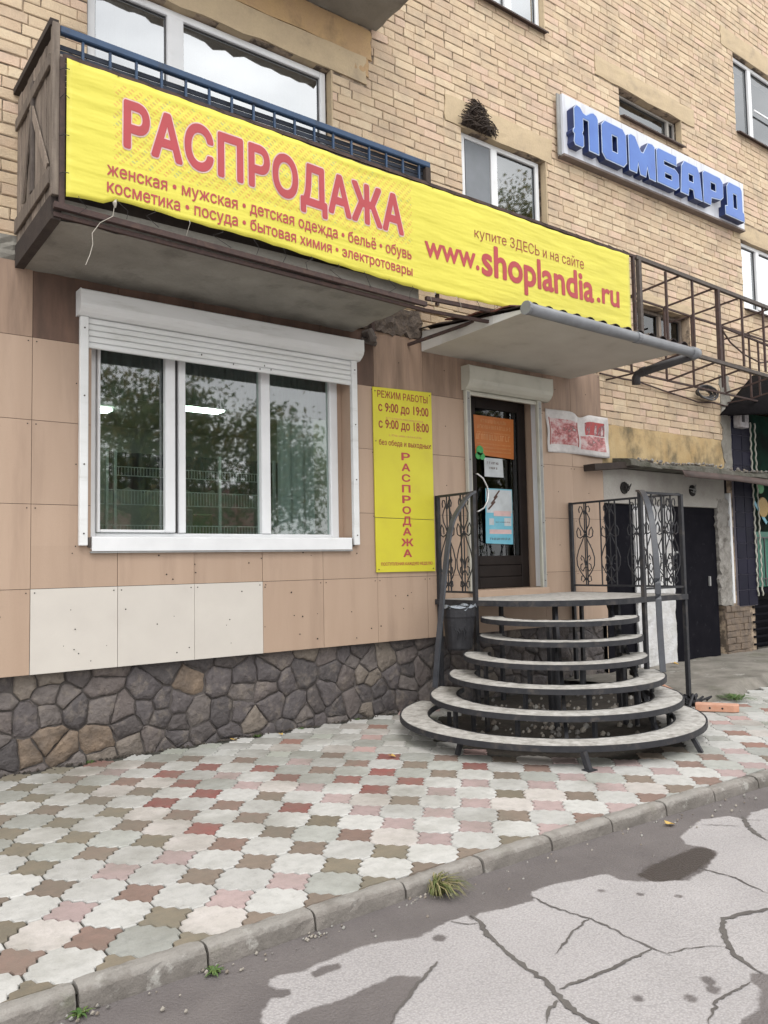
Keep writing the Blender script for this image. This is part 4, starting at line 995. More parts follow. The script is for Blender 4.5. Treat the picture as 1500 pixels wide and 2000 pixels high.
mb = MB(); mb.tube([(6.60, dy-.03, 2.655), (6.62, dy-.085, 2.65), (6.70, dy-.09, 2.60), (6.765, dy-.09, 2.50), (6.785, dy-.09, 2.42), (6.765, dy-.09, 2.33), (6.70, dy-.09, 2.24), (6.62, dy-.085, 2.20), (6.60, dy-.03, 2.195)], .0125, 8)
mb.build('handle', 'chrome', dr, smooth=True)
# inner white lining strips beside the door
MB().box(7.53, 7.562, .02, .10, 1.27, 3.62).build('door_lining', 'pvc', dr)
MB().box(6.302, 6.318, .02, .18, 1.27, 3.62).build('door_lining', 'pvc', dr)
def scribble(mb, x0, x1, z, h_, y, lo=.012, hi=.03):
    x = x0
    while x < x1-.01:
        w_ = random.uniform(lo, hi); w_ = min(w_, x1-x); k = random.random()
        mb.quad((x, y, z), (x+w_*.25, y, z), (x+w_*.25, y, z+h_), (x, y, z+h_))
        if k > .3: mb.quad((x+w_*.5, y, z), (x+w_*.75, y, z), (x+w_*.75, y, z+h_*random.uniform(.6, 1)), (x+w_*.5, y, z+h_))
        zc_ = z+h_*random.choice([0, .4, .8]); mb.quad((x, y-.0003, zc_), (x+w_*.75, y-.0003, zc_), (x+w_*.75, y-.0003, zc_+h_*.2), (x, y-.0003, zc_+h_*.2)); x += w_+(.012 if random.random() < .18 else .003)
def sheet(name, label, cat, quad, y, m, group=None, th=.002):
    t = thing(name, label, cat, (quad[0][0], y, quad[0][1]), group)
    v = [(a, y, c) for a, c in quad]+[(a, y+th, c) for a, c in quad]
    MB().add(v, [(0, 1, 2, 3), (7, 6, 5, 4), (0, 4, 5, 1), (1, 5, 6, 2), (2, 6, 7, 3), (3, 7, 4, 0)]).build('sheet', m, t); return t
sy = dy-.034
t = sheet('poster', 'orange paper notice at the top of the dark shop door', 'poster', [(6.64, 2.90), (7.30, 2.875), (7.315, 3.385), (6.625, 3.385)], sy, 'paper_orange')
mb = MB(); scribble(mb, 6.74, 7.18, 3.30, .045, sy-.0015); scribble(mb, 6.68, 7.26, 3.225, .05, sy-.0015); scribble(mb, 6.66, 7.26, 3.09, .07, sy-.0015, .03, .05)
for q in (3.17, 3.03, 2.985, 2.94): scribble(mb, 6.68, 7.26, q, .018, sy-.0015, .01, .02)
mb.build('print', 'orange_light_ink', t)['kind'] = 'stuff'
t = sheet('notice', 'small white paper sheet below the orange notice on the door', 'notice', [(6.785, 2.635), (7.11, 2.635), (7.10, 2.868), (6.785, 2.868)], sy, 'paper_white')
mb = MB(); scribble(mb, 6.83, 7.05, 2.79, .030, sy-.0015, .018, .03); scribble(mb, 6.87, 7.01, 2.73, .028, sy-.0015, .018, .03); mb.build('print', 'dark_ink', t)['kind'] = 'stuff'
t = sheet('poster', 'cyan and white poster on the lower door glass', 'poster', [(6.775, 1.815), (7.245, 1.80), (7.25, 2.49), (6.79, 2.49)], sy, 'paper_cyan')
MB().box(6.80, 7.24, sy-.0012, sy-.0008, 2.19, 2.475).build('print', 'paper_white', t)
MB().box(6.84, 7.22, sy-.0012, sy-.0008, 1.93, 1.985).build('print', 'pink_ink', t)
MB().box(6.92, 7.22, sy-.0020, sy-.0014, 2.15, 2.215).build('print', 'pink_ink', t)
mb = MB(); scribble(mb, 6.85, 7.20, 1.855, .028, sy-.0015); scribble(mb, 6.95, 7.2, 2.07, .012, sy-.0015)
for q in range(3): mb.obox((6.83+.05*q, sy-.002, 2.23+.07*q), (6.95+.04*q, sy-.002, 2.33+.07*q), .001, .022)
mb.build('print', 'dark_ink', t)['kind'] = 'stuff'
MB().box(6.84, 6.92, sy-.0012, sy-.0008, 2.04, 2.12).build('print', 'paper_white', t); MB().box(7.10, 7.22, sy-.0012, sy-.0008, 2.03, 2.13).build('print', 'paper_white', t)
mb = MB(); n_ = 22
for cx_, cz_, r_ in ((6.71, 2.95, .06), (6.75, 2.88, .045), (6.68, 2.885, .045)):
    o_ = len(mb.v); mb.tube([(cx_, sy-.003, cz_), (cx_, sy-.006, cz_)], r_, 14)
tag(mb.build('sticker', 'paper_green'), 'bright green leafy sticker left of the white sheet on the door', 'sticker')

# yellow opening-hours board -------------------------------------------------
hb = thing('opening_hours_sign', 'tall yellow opening hours board with red lettering beside the shop window', 'sign', (5.34, -.03, 1.5))
hy_ = -.045
def hx(u, z): return 4.932+.004+u*(.815)
MB().add([(x_, y_, z_) for y_ in (hy_, hy_+.012) for x_, z_ in ((4.935, 2.085), (5.75, 2.072), (5.748, 3.508), (4.932, 3.482))], [(0, 1, 2, 3), (7, 6, 5, 4), (0, 4, 5, 1), (1, 5, 6, 2), (2, 6, 7, 3), (3, 7, 4, 0)]).build('board', 'board_yellow', hb)
MB().add([(x_, y_, z_) for y_ in (hy_+.001, hy_+.013) for x_, z_ in ((4.94, 1.502), (5.75, 1.498), (5.75, 2.066), (4.936, 2.078))], [(0, 1, 2, 3), (7, 6, 5, 4), (0, 4, 5, 1), (1, 5, 6, 2), (2, 6, 7, 3), (3, 7, 4, 0)]).build('board', 'board_yellow', hb)
ty_ = hy_-.0015
for tx_s in (('РЕЖИМ РАБОТЫ', 4.99, 5.69, 3.375, 3.455, ty_, .012), ('с 9:00 до 19:00', 5.00, 5.70, 3.205, 3.325, ty_, .02),
             ('с 9:00 до 18:00', 5.00, 5.70, 3.025, 3.145, ty_, .02), ('без обеда и выходных', 5.00, 5.72, 2.85, 2.925, ty_, .012)):
    mb = MB(); put_text(mb, *tx_s); build_letters(mb, 'brown_ink', hb)
mb = MB(); scribble(mb, 5.10, 5.62, 3.150, .022, ty_, .01, .022); scribble(mb, 5.14, 5.60, 2.965, .022, ty_, .01, .022); mb.build('print', 'orange_light_ink', hb)['kind'] = 'stuff'
zs2 = np.linspace(2.755, 1.70, 10)
for ch_, zc_ in zip('РАСПРОДАЖА', zs2):
    hh = .085 if ch_ != 'Д' else .10; ww = .12 if ch_ not in 'Ж' else .17
    mb = MB(); put_text(mb, ch_, 5.36-ww/2, 5.36+ww/2, zc_-hh/2-(.015 if ch_ == 'Д' else 0), zc_+hh/2-.0, ty_-(.0 if zc_ > 2.1 else -.0008), .03); mb.build('letter', 'red_ink', hb)
mb = MB(); put_text(mb, 'ПОСТУПЛЕНИЯ КАЖДУЮ НЕДЕЛЮ', 5.0, 5.71, 1.565, 1.605, ty_, .01); build_letters(mb, 'red_ink', hb)
for sx, sz in ((4.96, 2.9), (5.72, 2.9), (4.96, 3.44), (5.72, 3.47), (4.97, 1.53), (5.72, 1.53)): MB().tube([(sx, hy_, sz), (sx, hy_-.004, sz)], .007, 6).build('screw', 'rust', hb)

# ================================================================== BALCONY (part of the building) over the window
def cx(u): return u
bal = thing('balcony', 'old balcony with weathered plank side and blue railing', None, (3.1, -.6, 4.1), parent=bld)
mb = slab_mesh(0, 1, 0, 1, 0, 0, 1, 1)  # placeholder shape list discarded
bm_ = MB(); nx_, ny_ = 24, 8; vs = []
for i in range(nx_+1):
    for j in range(ny_+1):
        x = 1.44+(4.70-1.44)*i/nx_; y = -1.13+1.13*j/ny_; vs.append((x+(random.gauss(0, .008) if i in (0, nx_) else 0), y+(random.gauss(0, .010) if j == 0 else 0), 4.045+random.gauss(0, .004)+.12*(1-j/ny_)*0+.16*(j/ny_)*.0))
fs = [(i*(ny_+1)+j, i*(ny_+1)+j+1, (i+1)*(ny_+1)+j+1, (i+1)*(ny_+1)+j) for i in range(nx_) for j in range(ny_)]
bm_.add(vs, fs); bm_.box(1.44, 4.70, -1.13, 0, 4.06, 4.20); bm_.build('slab', 'concrete', bal)
MB().box(1.39, 1.46, -1.14, -.002, 4.04, 4.22).build('edge_beam', 'wood_dark', bal)
# top rail of the side, corner post
MB().obox((1.40, -1.16, 5.455), (1.40, .0, 5.52), .06, .05).build('hand_rail', 'wood_dark', bal)
MB().box(1.385, 1.435, -1.175, -1.12, 4.20, 5.455, .004).build('corner_post', 'wood_grey', bal)
y = -1.105
while y < -.02:
    w_ = random.uniform(.075, .105); top = 5.42+(y+1.15)*.055
    ya, yb = y, min(y+w_, -.01)
    if random.random() > .1 or y < -.9:
        MB().box(1.40+random.uniform(-.004, .004), 1.418+random.uniform(-.002, .004), ya, yb-.010, 4.20+random.uniform(-.02, .02), top-.03, .002).build('plank', 'wood_grey', bal)
    y += w_
MB().box(1.375, 1.397, -1.11, -.05, 5.16, 5.25, .003).build('cross_board', 'wood_grey', bal)
MB().box(1.3755, 1.3965, -1.11, -.05, 4.30, 4.42, .003).build('cross_board', 'wood_grey', bal)
MB().obox((1.384, -1.05, 4.44), (1.384, -.55, 5.14), .012, .07, (0, 1, 0)).build('brace', 'wood_grey', bal)
MB().obox((1.382, -.58, 5.12), (1.382, -.30, 4.46), .012, .06, (0, 1, 0)).build('brace', 'wood_grey', bal)
MB().box(1.377, 1.398, -.62, -.55, 4.44, 5.30, .002).build('brace', 'rust_grey', bal)
# front: blue rail, balusters, dark slats behind, plank above the banner
MB().box(1.436, 4.86, -1.165, -1.115, 5.395, 5.452, .008).build('hand_rail', 'blue_rail', bal)
bx = 1.60; 
while bx < 4.84:
    MB().box(bx-.009, bx+.009, -1.149, -1.131, 4.55, 5.394).build('baluster', 'blue_rail', bal); bx += .1955
for k in range(8):
    zb = 5.02+k*.0435
    MB().obox((1.45, -1.10, zb+.0), (4.82, -1.10, zb+.062), .012, .034).build('slat', 'slat_dark', bal)
MB().box(1.45, 4.82, -1.078, -1.070, 4.22, 5.02).build('backing', 'wood_dark', bal)
MB().box(4.80, 4.86, -1.165, -1.11, 4.3, 5.394, .004).build('corner_post', 'wood_dark', bal)
MB().box(4.815, 4.845, -1.10, -.01, 5.39, 5.44).build('hand_rail', 'blue_rail', bal)
for k in range(9): MB().box(4.822, 4.838, -1.05+k*.115, -1.034+k*.115, 4.25, 5.389).build('baluster', 'blue_rail', bal)
MB().box(1.437, 4.86, -1.172, -1.152, 5.190, 5.232, .003).build('plank', 'wood_grey', bal)
# upper balcony slab
bal2 = thing('balcony', 'underside of the upper balcony', None, (3.0, -.5, 7.5), parent=bld)
bm_ = MB(); vs = []; nx_, ny_ = 30, 10
for i in range(nx_+1):
    for j in range(ny_+1):
        x = 1.4+(5.10-1.4)*i/nx_; y = -1.05+1.05*j/ny_
        e = .03*abs(math.sin(x*4))+random.gauss(0, .012)
        vs.append((x+(random.gauss(0, .015) if i in (0, nx_) else 0), y+(random.gauss(0, .02) if j == 0 else 0), 7.515+random.gauss(0, .004)+(e if j == 0 or i == nx_ else 0)))
fs = [(i*(ny_+1)+j, i*(ny_+1)+j+1, (i+1)*(ny_+1)+j+1, (i+1)*(ny_+1)+j) for i in range(nx_) for j in range(ny_)]
bm_.add(vs, fs); bm_.box(1.4, 5.10, -1.05, 0, 7.56, 7.70); bm_.build('slab', 'concrete', bal2)
MB().box(1.4, 5.10, -1.06, -1.02, 7.70, 8.6).build('parapet', 'concrete_light', bal2)
# broken masonry strip under the slab, left of the canopy
slab_mesh(4.70, 5.64, 4.105, 4.42, -.03, .02, 16, 5, .03, .02).build('broken_masonry', 'brown_rubble', bld)
slab_mesh(-.2, 1.9, 4.102, 4.30, -.02, .02, 24, 5, .02, .015).build('broken_masonry', 'concrete', bld)

# ================================================================== RUSTY FRAME (carries the banner, runs on to the right as a bare cage)
fr = thing('metal_frame', 'rusty steel frame carrying the banner and running on as a bare cage to the right', 'metal frame', (6.5, -1.1, 4.1))
def bar(p, q, w_=.035, m='rust', name='rail'): MB().obox(p, q, w_, w_).build(name, m, fr)
FY = -1.175
bar((1.40, FY, 4.125), (4.75, FY, 4.03), .042); bar((1.405, FY+.03, 4.07), (4.75, FY+.03, 3.985), .03)
bar((1.455, FY, 5.215), (8.05, FY, 5.215), .03, 'rust'); bar((4.75, FY, 4.09), (8.05, FY, 4.20), .035); bar((4.7, FY+.08, 4.0), (8.0, FY+.08, 4.12), .03)
bar((1.45, FY, 4.13), (1.45, FY, 5.20), .035, 'rust', 'post'); bar((8.0, FY, 4.15), (8.0, FY, 5.20), .035, 'rust', 'post'); bar((4.90, FY+.01, 4.05), (4.90, FY+.01, 5.2), .03, 'rust', 'post')
bar((5.72, FY, 4.12), (5.45, -.02, 4.02), .03); bar((6.4, FY, 4.15), (6.4, -.02, 4.3), .03); bar((4.93, -.06, 4.0), (4.93, -.06, 4.5), .04, 'rust', 'post')
# the cage
bar((8.05, FY, 5.213), (12.6, FY, 5.113), .046, 'rust_grey'); bar((8.05, FY, 4.215), (12.6, FY, 4.10), .046, 'rust_grey')
bar((8.11, FY, 4.2), (8.11, FY, 5.21), .05, 'rust_grey', 'post'); bar((9.83, FY, 4.19), (9.83, FY, 5.15), .05, 'rust', 'post')
for q in (8.66, 9.24, 10.43, 11.0, 11.6, 12.2): bar((q, FY, 4.2), (q, FY, 5.16), .026, 'rust', 'post')
RY = -.42
bar((8.2, RY, 5.13), (12.6, RY, 5.06), .024); bar((8.2, RY, 4.09), (12.6, RY, 4.03), .024)
for q in (8.95, 9.75, 10.42, 11.25, 12.0): bar((q, RY, 4.08), (q, RY, 5.12), .024, 'rust', 'post'); bar((q, RY, 5.11), (q, FY, 5.16), .022, 'rust', 'cross_bar'); bar((q, RY, 4.06), (q, FY, 4.17), .022, 'rust', 'cross_bar')
for q in (8.95, 10.42, 12.0): bar((q, RY, 5.10), (q, .02, 5.10), .02, 'rust', 'cross_bar'); bar((q, RY, 4.06), (q, .02, 4.06), .02, 'rust', 'cross_bar')
MB().tube([(10.35, -.9, 4.65+.15), (10.6, -.9, 4.62), (10.95, -.9, 4.50), (11.4, -.9, 4.44), (11.8, -.9, 4.52)], .012, 6).build('bent_bar', 'rust', fr)
bar((10.35, -.9, 4.82), (11.9, -.9, 4.72), .026); bar((10.35, -.9, 3.95), (10.35, -.9, 4.82), .026, 'rust', 'post'); bar((11.35, -.9, 3.95), (11.35, -.9, 4.75), .022, 'rust', 'post')

# ================================================================== BANNER
BT = [(1.468, 5.188), (2.535, 5.172), (3.685, 5.168), (4.823, 5.168), (5.975, 5.163), (7.875, 5.182)]
BB = [(1.455, 4.185), (1.72, 4.20), (1.80, 4.238), (1.992, 4.242), (2.468, 4.217), (2.842, 4.212), (3.452, 4.180), (4.479, 4.140), (4.668, 4.135), (5.782, 4.160), (6.8, 4.205), (7.823, 4.252)]
def fyb(x, z): return .012*math.sin(x*2.1+z*1.1)+.003*math.sin(x*4.7-z*2)
BY = -1.225
mb = MB(); nx_, nz_ = 150, 24; vs = []
for i in range(nx_+1):
    x = 1.47+(7.86-1.47)*i/nx_; t_ = np.interp(x, *zip(*BT)); b_ = np.interp(x, *zip(*BB))
    t_ -= .006*abs(math.sin((x-1.47)*PI/.27)); b_ += .008*abs(math.sin((x-1.47)*PI/.27))
    for k in range(nz_+1):
        z = b_+(t_-b_)*k/nz_; vs.append((x, BY+fyb(x, z), z))
fs = [(i*(nz_+1)+k, (i+1)*(nz_+1)+k, (i+1)*(nz_+1)+k+1, i*(nz_+1)+k+1) for i in range(nx_) for k in range(nz_)]
bn = thing('banner', 'long yellow vinyl sale banner lashed along the balcony front', 'banner', (4.66, BY, 4.2))
mb.add(vs, fs); o = mb.build('cloth', 'banner', bn, smooth=True)
sol = o.modifiers.new('thick', 'SOLIDIFY'); sol.thickness = .0015; sol.offset = 1
def btext(s_, x0, x1, z0, z1, m, bold, yoff=.0035, z1b=None, z0b=None, spacing=1.0, grow=0.0, ref=None):
    v, f = text_vf(s_, bold, 0, spacing); a = np.array(v)
    if ref is None: lo, hi = a.min(0), a.max(0)
    else: lo, hi = ref
    z0b = z0 if z0b is None else z0b; z1b = z1 if z1b is None else z1b; vs = []
    bm = bmesh.new(); vv2 = [bm.verts.new(p) for p in v]
    for q in f:
        try: bm.faces.new([vv2[i] for i in q])
        except ValueError: pass
    for p in bm.verts:
        u = (p.co.x-lo[0])/(hi[0]-lo[0]); w_ = (p.co.y-lo[1])/(hi[1]-lo[1]); lay = p.co.z*.004
        x = x0+u*(x1-x0); z = (z0+(z0b-z0)*u)*(1-w_)+(z1+(z1b-z1)*u)*w_; p.co = Vector((x, lay, z))
    bmesh.ops.triangulate(bm, faces=bm.faces)
    for _ in range(3):
        le = [e for e in bm.edges if e.calc_length() > .10]
        if not le: break
        bmesh.ops.subdivide_edges(bm, edges=le, cuts=1); bmesh.ops.triangulate(bm, faces=bm.faces)
    bm.verts.index_update()
    mb = MB(); mb.add([(p.co.x, BY+fyb(p.co.x, p.co.z)-yoff-p.co.y, p.co.z) for p in bm.verts], [[q.index for q in f_.verts] for f_ in bm.faces]); bm.free()
    build_letters(mb, m, bn, 'letter' if yoff > .004 else 'letter_outline'); return lo, hi
ref = btext('РАСПРОДАЖА', 1.865, 4.465, 4.585, 5.025, 'red_ink', .035, .0060, 4.985, 4.535, 1.06)
btext('РАСПРОДАЖА', 1.865, 4.465, 4.585, 5.025, 'pink_ink', .060, .0035, 4.985, 4.535, 1.06, ref=ref)
btext('женская • мужская • детская одежда • бельё • обувь', 1.75, 4.553, 4.395, 4.522, 'red_ink', .014, .0045, 4.512, 4.375)
btext('косметика • посуда • бытовая химия • электротовары', 1.751, 4.561, 4.268, 4.395, 'red_ink', .014, .0045, 4.345, 4.225)
btext('купите ЗДЕСЬ и на сайте', 5.345, 7.03, 4.772, 4.905, 'brown_ink', -.002, .0045, 4.958, 4.80)
btext('www.', 4.712, 5.40, 4.475, 4.625, 'red_ink', .020, .0045, 4.635, 4.47)
btext('shoplandia', 5.43, 7.19, 4.335, 4.765, 'red_ink', .028, .0045, 4.80, 4.375)
btext('.ru', 7.24, 7.655, 4.50, 4.68, 'red_ink', .024, .0045, 4.70, 4.50)
# lashings
for i in range(24):
    x = 1.55+i*.272
    if x > 7.85: break
    t_ = np.interp(x, *zip(*BT)); b_ = np.interp(x, *zip(*BB))
    MB().tube([(x, BY-.006, t_-.012), (x+.02, BY-.018, t_+.012), (x-random.uniform(.04, .11), BY-.01, t_+.03), (x+.01, BY+.03, t_+.045)], .0028, 4).build('tie', 'wire', bn)
    MB().tube([(x, BY-.006, b_+.012), (x+.005, BY-.018, b_-.012), (x+random.uniform(-.09, .09), BY, b_-.05), (x+random.uniform(-.02, .1), BY+.03, b_-.10)], .0024, 4).build('tie', 'wire' if random.random() < .8 else 'string', bn)
for z in (4.35, 4.62, 4.89, 5.1): 
    MB().tube([(1.485, BY-.008, z), (1.45, BY-.02, z+random.uniform(-.02, .02)), (1.43, BY+.03, z)], .003, 4).build('tie', 'wire', bn)
    MB().tube([(7.86, BY-.008, z), (7.93, BY-.02, z+random.uniform(-.02, .02)), (8.0, BY+.03, z)], .003, 4).build('tie', 'wire', bn)
mb = MB(); mb.tube([(1.80, -1.235, 4.20), (1.79, -1.23, 4.12), (1.70, -1.23, 4.05), (1.645, -1.23, 3.96), (1.65, -1.23, 3.88), (1.63, -1.23, 3.80), (1.60, -1.235, 3.72)], .0028, 5)
mb.tube([(1.81, -1.235, 4.245), (1.80, -1.24, 4.215), (1.805, -1.235, 4.185)], [.004, .016, .006], 6)
tag(mb.build('cord', 'string'), 'frayed pale cord dangling from the lower left of the yellow banner', 'cord')

# ================================================================== PAWNSHOP SIGN
sg = thing('pawnshop_sign', 'pale wall sign with raised blue block letters below the small upper window', 'sign', (10.38, -.08, 7.0))
SB = [(8.112, 6.99), (12.64, 7.035), (12.66, 7.83), (8.112, 7.82)]
MB().add([(x, y, z) for y in (-.10, -.0) for x, z in SB], [(0, 1, 2, 3), (7, 6, 5, 4), (0, 4, 5, 1), (1, 5, 6, 2), (2, 6, 7, 3), (3, 7, 4, 0)]).build('board', 'sign_board', sg)
MB().obox((8.105, -.055, 6.975), (12.65, -.055, 7.02), .11, .03).build('edge_trim', 'sign_edge', sg)
MB().obox((8.100, -.055, 6.975), (8.100, -.055, 7.82), .105, .02, (0, 1, 0)).build('edge_trim', 'silver', sg)
# letters as outlines in a unit cell (0..1, 0..1)
G_ = {
 'Л': [[(.05,.08),(.10,.0),(.36,.0),(.42,.06),(.42,.30),(.38,.36),(.42,.44),(.42,.72),(.60,.72),(.60,.0),(.98,.0),(.98,.88),(.92,.96),(.80,1.),(.70,.97),(.52,.86),(.42,.88),(.32,.98),(.18,1.),(.08,.90),(.08,.42),(.03,.36),(.03,.30),(.08,.26)]],
 'О': [[(.0,.14),(.14,.0),(.86,.0),(1.,.14),(1.,.86),(.86,1.),(.14,1.),(.0,.86)],[(.42,.30),(.42,.70),(.62,.70),(.62,.30)]],
 'М': [[(.0,.0),(.28,.0),(.34,.26),(.40,.0),(.62,.0),(.68,.26),(.74,.0),(1.,.0),(1.,.94),(.90,1.),(.74,.98),(.54,.64),(.46,.64),(.26,.98),(.10,1.),(.0,.94)]],
 'Б': [[(.0,.0),(.84,.0),(1.,.12),(1.,.50),(.86,.60),(.34,.60),(.34,.70),(.92,.70),(.92,1.),(.10,1.),(.0,.92)],[(.36,.24),(.36,.36),(.66,.36),(.66,.24)]],
 'А': [[(.0,.0),(.36,.0),(.40,.22),(.58,.22),(.62,.0),(1.,.0),(.92,.80),(.80,1.),(.22,1.),(.08,.82)],[(.40,.46),(.40,.66),(.60,.66),(.60,.46)]],
 'Р': [[(.0,.0),(.36,.0),(.40,.24),(.86,.30),(1.,.42),(1.,.88),(.86,1.),(.10,1.),(.0,.92)],[(.38,.50),(.38,.72),(.62,.72),(.62,.50)]],
 'Д': [[(.0,.0),(1.,.0),(1.,.26),(.92,.30),(.92,.90),(.84,1.),(.24,1.),(.12,.86),(.12,.30),(.0,.26)],[(.44,.30),(.44,.70),(.62,.70),(.62,.30)]]}
for ch_, xa, xb, za, zb in (('Л', 8.15, 8.715, 7.085, 7.655), ('О', 8.765, 9.32, 7.075, 7.635), ('М', 9.365, 10.0, 7.075, 7.63), ('Б', 10.03, 10.59, 7.085, 7.625), ('А', 10.62, 11.21, 7.095, 7.625), ('Р', 11.24, 11.82, 7.10, 7.63), ('Д', 11.86, 12.44, 7.065, 7.64)):
    loops = [[(xa+u*(xb-xa), za+w_*(zb-za)) for u, w_ in lp] for lp in G_[ch_]]
    v, f = curve_mesh(loops, .055); l_ = MB().add([(x, -.157+w_, z) for x, z, w_ in v], f).build('letter', 'blue_side', sg)
    v, f = curve_mesh(loops, .002); MB().add([(x, -.2148+w_, z) for x, z, w_ in v], f).build('letter_outline', 'blue_line', l_)
    v, f = curve_mesh(loops, .002, -.013); MB().add([(x, -.2190+w_, z) for x, z, w_ in v], f).build('letter_face', 'blue_face', l_)

# ================================================================== CANOPY and gutter
cn = thing('door_canopy', 'pale lean-to canopy with white side fascia over the shop door', 'canopy', (6.9, -.8, 3.97))
ca, cb_ = 5.65, 8.16; YF = -1.60
v = [(ca, -.024, 3.97), (cb_, -.024, 3.97), (cb_+.12, YF, 3.99), (ca, YF, 4.0)]
MB().add(v+[(x, y, z+.012) for x, y, z in v], [(3, 2, 1, 0), (4, 5, 6, 7), (0, 1, 5, 4), (1, 2, 6, 5), (2, 3, 7, 6), (3, 0, 4, 7)]).build('soffit', 'soffit', cn)
for i in range(4):    # side fascia boards, wedge shaped
    t0, t1 = [0, .22, .42, .72, 1.0][i]+.001, [0, .22, .42, .72, 1.0][i+1]-.001
    def fz(t): return 3.972+.03*t, 4.20-.17*t
    y0_, y1_ = -.024+(YF+.024)*t0, -.024+(YF+.024)*t1; a0, b0 = fz(t0); a1, b1 = fz(t1)
    vs = [(ca-.012, y0_, a0), (ca-.012, y1_, a1), (ca-.012, y1_, b1), (ca-.012, y0_, b0)]; vs += [(x+.010, y, z) for x, y, z in vs]
    fixn(MB().add(vs, [(0, 1, 2, 3), (7, 6, 5, 4), (0, 4, 5, 1), (1, 5, 6, 2), (2, 6, 7, 3), (3, 7, 4, 0)]).build('fascia_board', 'fascia', cn))
    vs = [(cb_+.003, y0_, a0), (cb_+.003, y1_, a1), (cb_+.003, y1_, b1), (cb_+.003, y0_, b0)]; vs += [(x+.010, y, z) for x, y, z in vs]
    fixn(MB().add(vs, [(0, 1, 2, 3), (7, 6, 5, 4), (0, 4, 5, 1), (1, 5, 6, 2), (2, 6, 7, 3), (3, 7, 4, 0)]).build('fascia_board', 'fascia', cn))
MB().box(ca, cb_+.1, YF-.012, YF, 3.995, 4.04).build('fascia_board', 'fascia', cn)
# corrugated roof
mb = MB(); vs = []; n = 110
for i in range(n+1):
    x = ca-.05+(cb_+.2-ca)*i/n; wv = .022*(1 if math.sin(x*2*PI/.21) > 0 else -1)*abs(math.sin(x*2*PI/.21))**.6
    for k in range(7):
        t = k/6; vs.append((x, -.02+(YF-.06+.02)*t, 4.245-.17*t+wv+.012*math.sin(t*12)))
fs = [(i*7+k, (i+1)*7+k, (i+1)*7+k+1, i*7+k+1) for i in range(n) for k in range(6)]
o = mb.add(vs, fs).build('roof_sheet', 'roof_dark', cn); s_ = o.modifiers.new('t', 'SOLIDIFY'); s_.thickness = .004
mb = MB(); vs = []
for i in range(9):
    y = -.5+(YF+.12+.5)*i/8; vs += [(ca-.075+.01*math.sin(i*2.2), y, 4.235+.012*math.sin(i*1.9)-.12*i/8-.03), (ca+.16, y, 4.26-.12*i/8-.01)]
mb.add(vs, [(2*i, 2*i+2, 2*i+3, 2*i+1) for i in range(8)]); o = mb.build('verge_flashing', 'roof_red', cn); s_ = o.modifiers.new('t', 'SOLIDIFY'); s_.thickness = .012
gt = thing('rain_gutter', 'grey pipe gutter along the front of the door canopy with a dark elbow', 'gutter', (7, -1.67, 4.0))
gp = (5.60, -1.66, 4.015); gq = (8.42, -1.66, 3.985)
MB().tube([gp, gq], .058, 14).build('pipe', 'gutter', gt, smooth=True)
MB().tube([(5.585, -1.66, 4.018), (5.62, -1.66, 4.018)], .068, 14).build('end_cap', 'gutter', gt)
MB().tube([(7.30, -1.66, 3.997), (7.36, -1.66, 3.997)], .064, 14).build('collar', 'gutter', gt)
MB().tube([(8.36, -1.66, 3.988), (8.46, -1.66, 3.985), (8.48, -1.60, 3.975)], [.066, .070, .062], 12).build('corner_piece', 'gutter', gt, smooth=True)
MB().tube([(8.46, -1.60, 3.965), (8.40, -.98, 3.90), (8.40, -.90, 3.885), (8.40, -.875, 3.85), (8.40, -.87, 3.76)], .052, 12).build('elbow', 'elbow', gt, smooth=True)
MB().tube([(8.40, -1.02, 3.905), (8.40, -.95, 3.897)], .060, 12).build('collar', 'elbow', gt)

# vinyl poster right of the door ------------------------------------------------
vp = thing('vinyl_poster', 'crumpled white bordered vinyl poster with red interior pictures on the wall right of the door', 'poster', (8.3, -.05, 2.95))
def pv(u, w_):   # u 0..1, w 0..1
    xb = 7.665+(8.905-7.665)*u; zb = 2.965+(.02*u)+.02*math.sin(u*5)-.03*u*(1-u)*2; zt = 3.525+.012*u-.055*math.exp(-((u-.52)/.10)**2)-.02*u
    z = zb+(zt-zb)*w_; y = -.050+.018*math.sin(u*7+w_*2)+.030*math.exp(-((u-.5)/.06)**2)*w_+.008*math.sin(w_*9+u*4)
    return (xb+.01*math.sin(w_*4), y, z)
def grid(u0, u1, w0, w1, nu, nw, off): 
    mb = MB(); vs = []
    for i in range(nu+1):
        for k in range(nw+1):
            p = pv(u0+(u1-u0)*i/nu, w0+(w1-w0)*k/nw); vs.append((p[0], p[1]-off, p[2]))
    return mb.add(vs, [(i*(nw+1)+k, (i+1)*(nw+1)+k, (i+1)*(nw+1)+k+1, i*(nw+1)+k+1) for i in range(nu) for k in range(nw)])
o = grid(0, 1, 0, 1, 40, 16, 0).build('sheet', 'vinyl', vp, smooth=True); s_ = o.modifiers.new('t', 'SOLIDIFY'); s_.thickness = .003; s_.offset = 1
b = NB('faded_red_picture'); v_ = b.pos((1, 1, 1.6))
c_ = b.ramp(b.noise(v_, 6, 5, .7), [(.40, (.52, .40, .39)), (.47, (.46, .24, .24)), (.55, (.34, .08, .08)), (.62, (.12, .05, .05)), (.68, (.58, .50, .48))])
M['pic'] = b.finish(c_, .5)
b = NB('red_curtain_picture'); v_ = b.pos((2.2, 1, 1.0))
c_ = b.ramp(b.noise(v_, 5, 4, .7), [(.42, (.30, .02, .02)), (.52, (.38, .035, .035)), (.58, (.12, .04, .05)), (.66, (.52, .40, .40))])
M['pic2'] = b.finish(c_, .5)
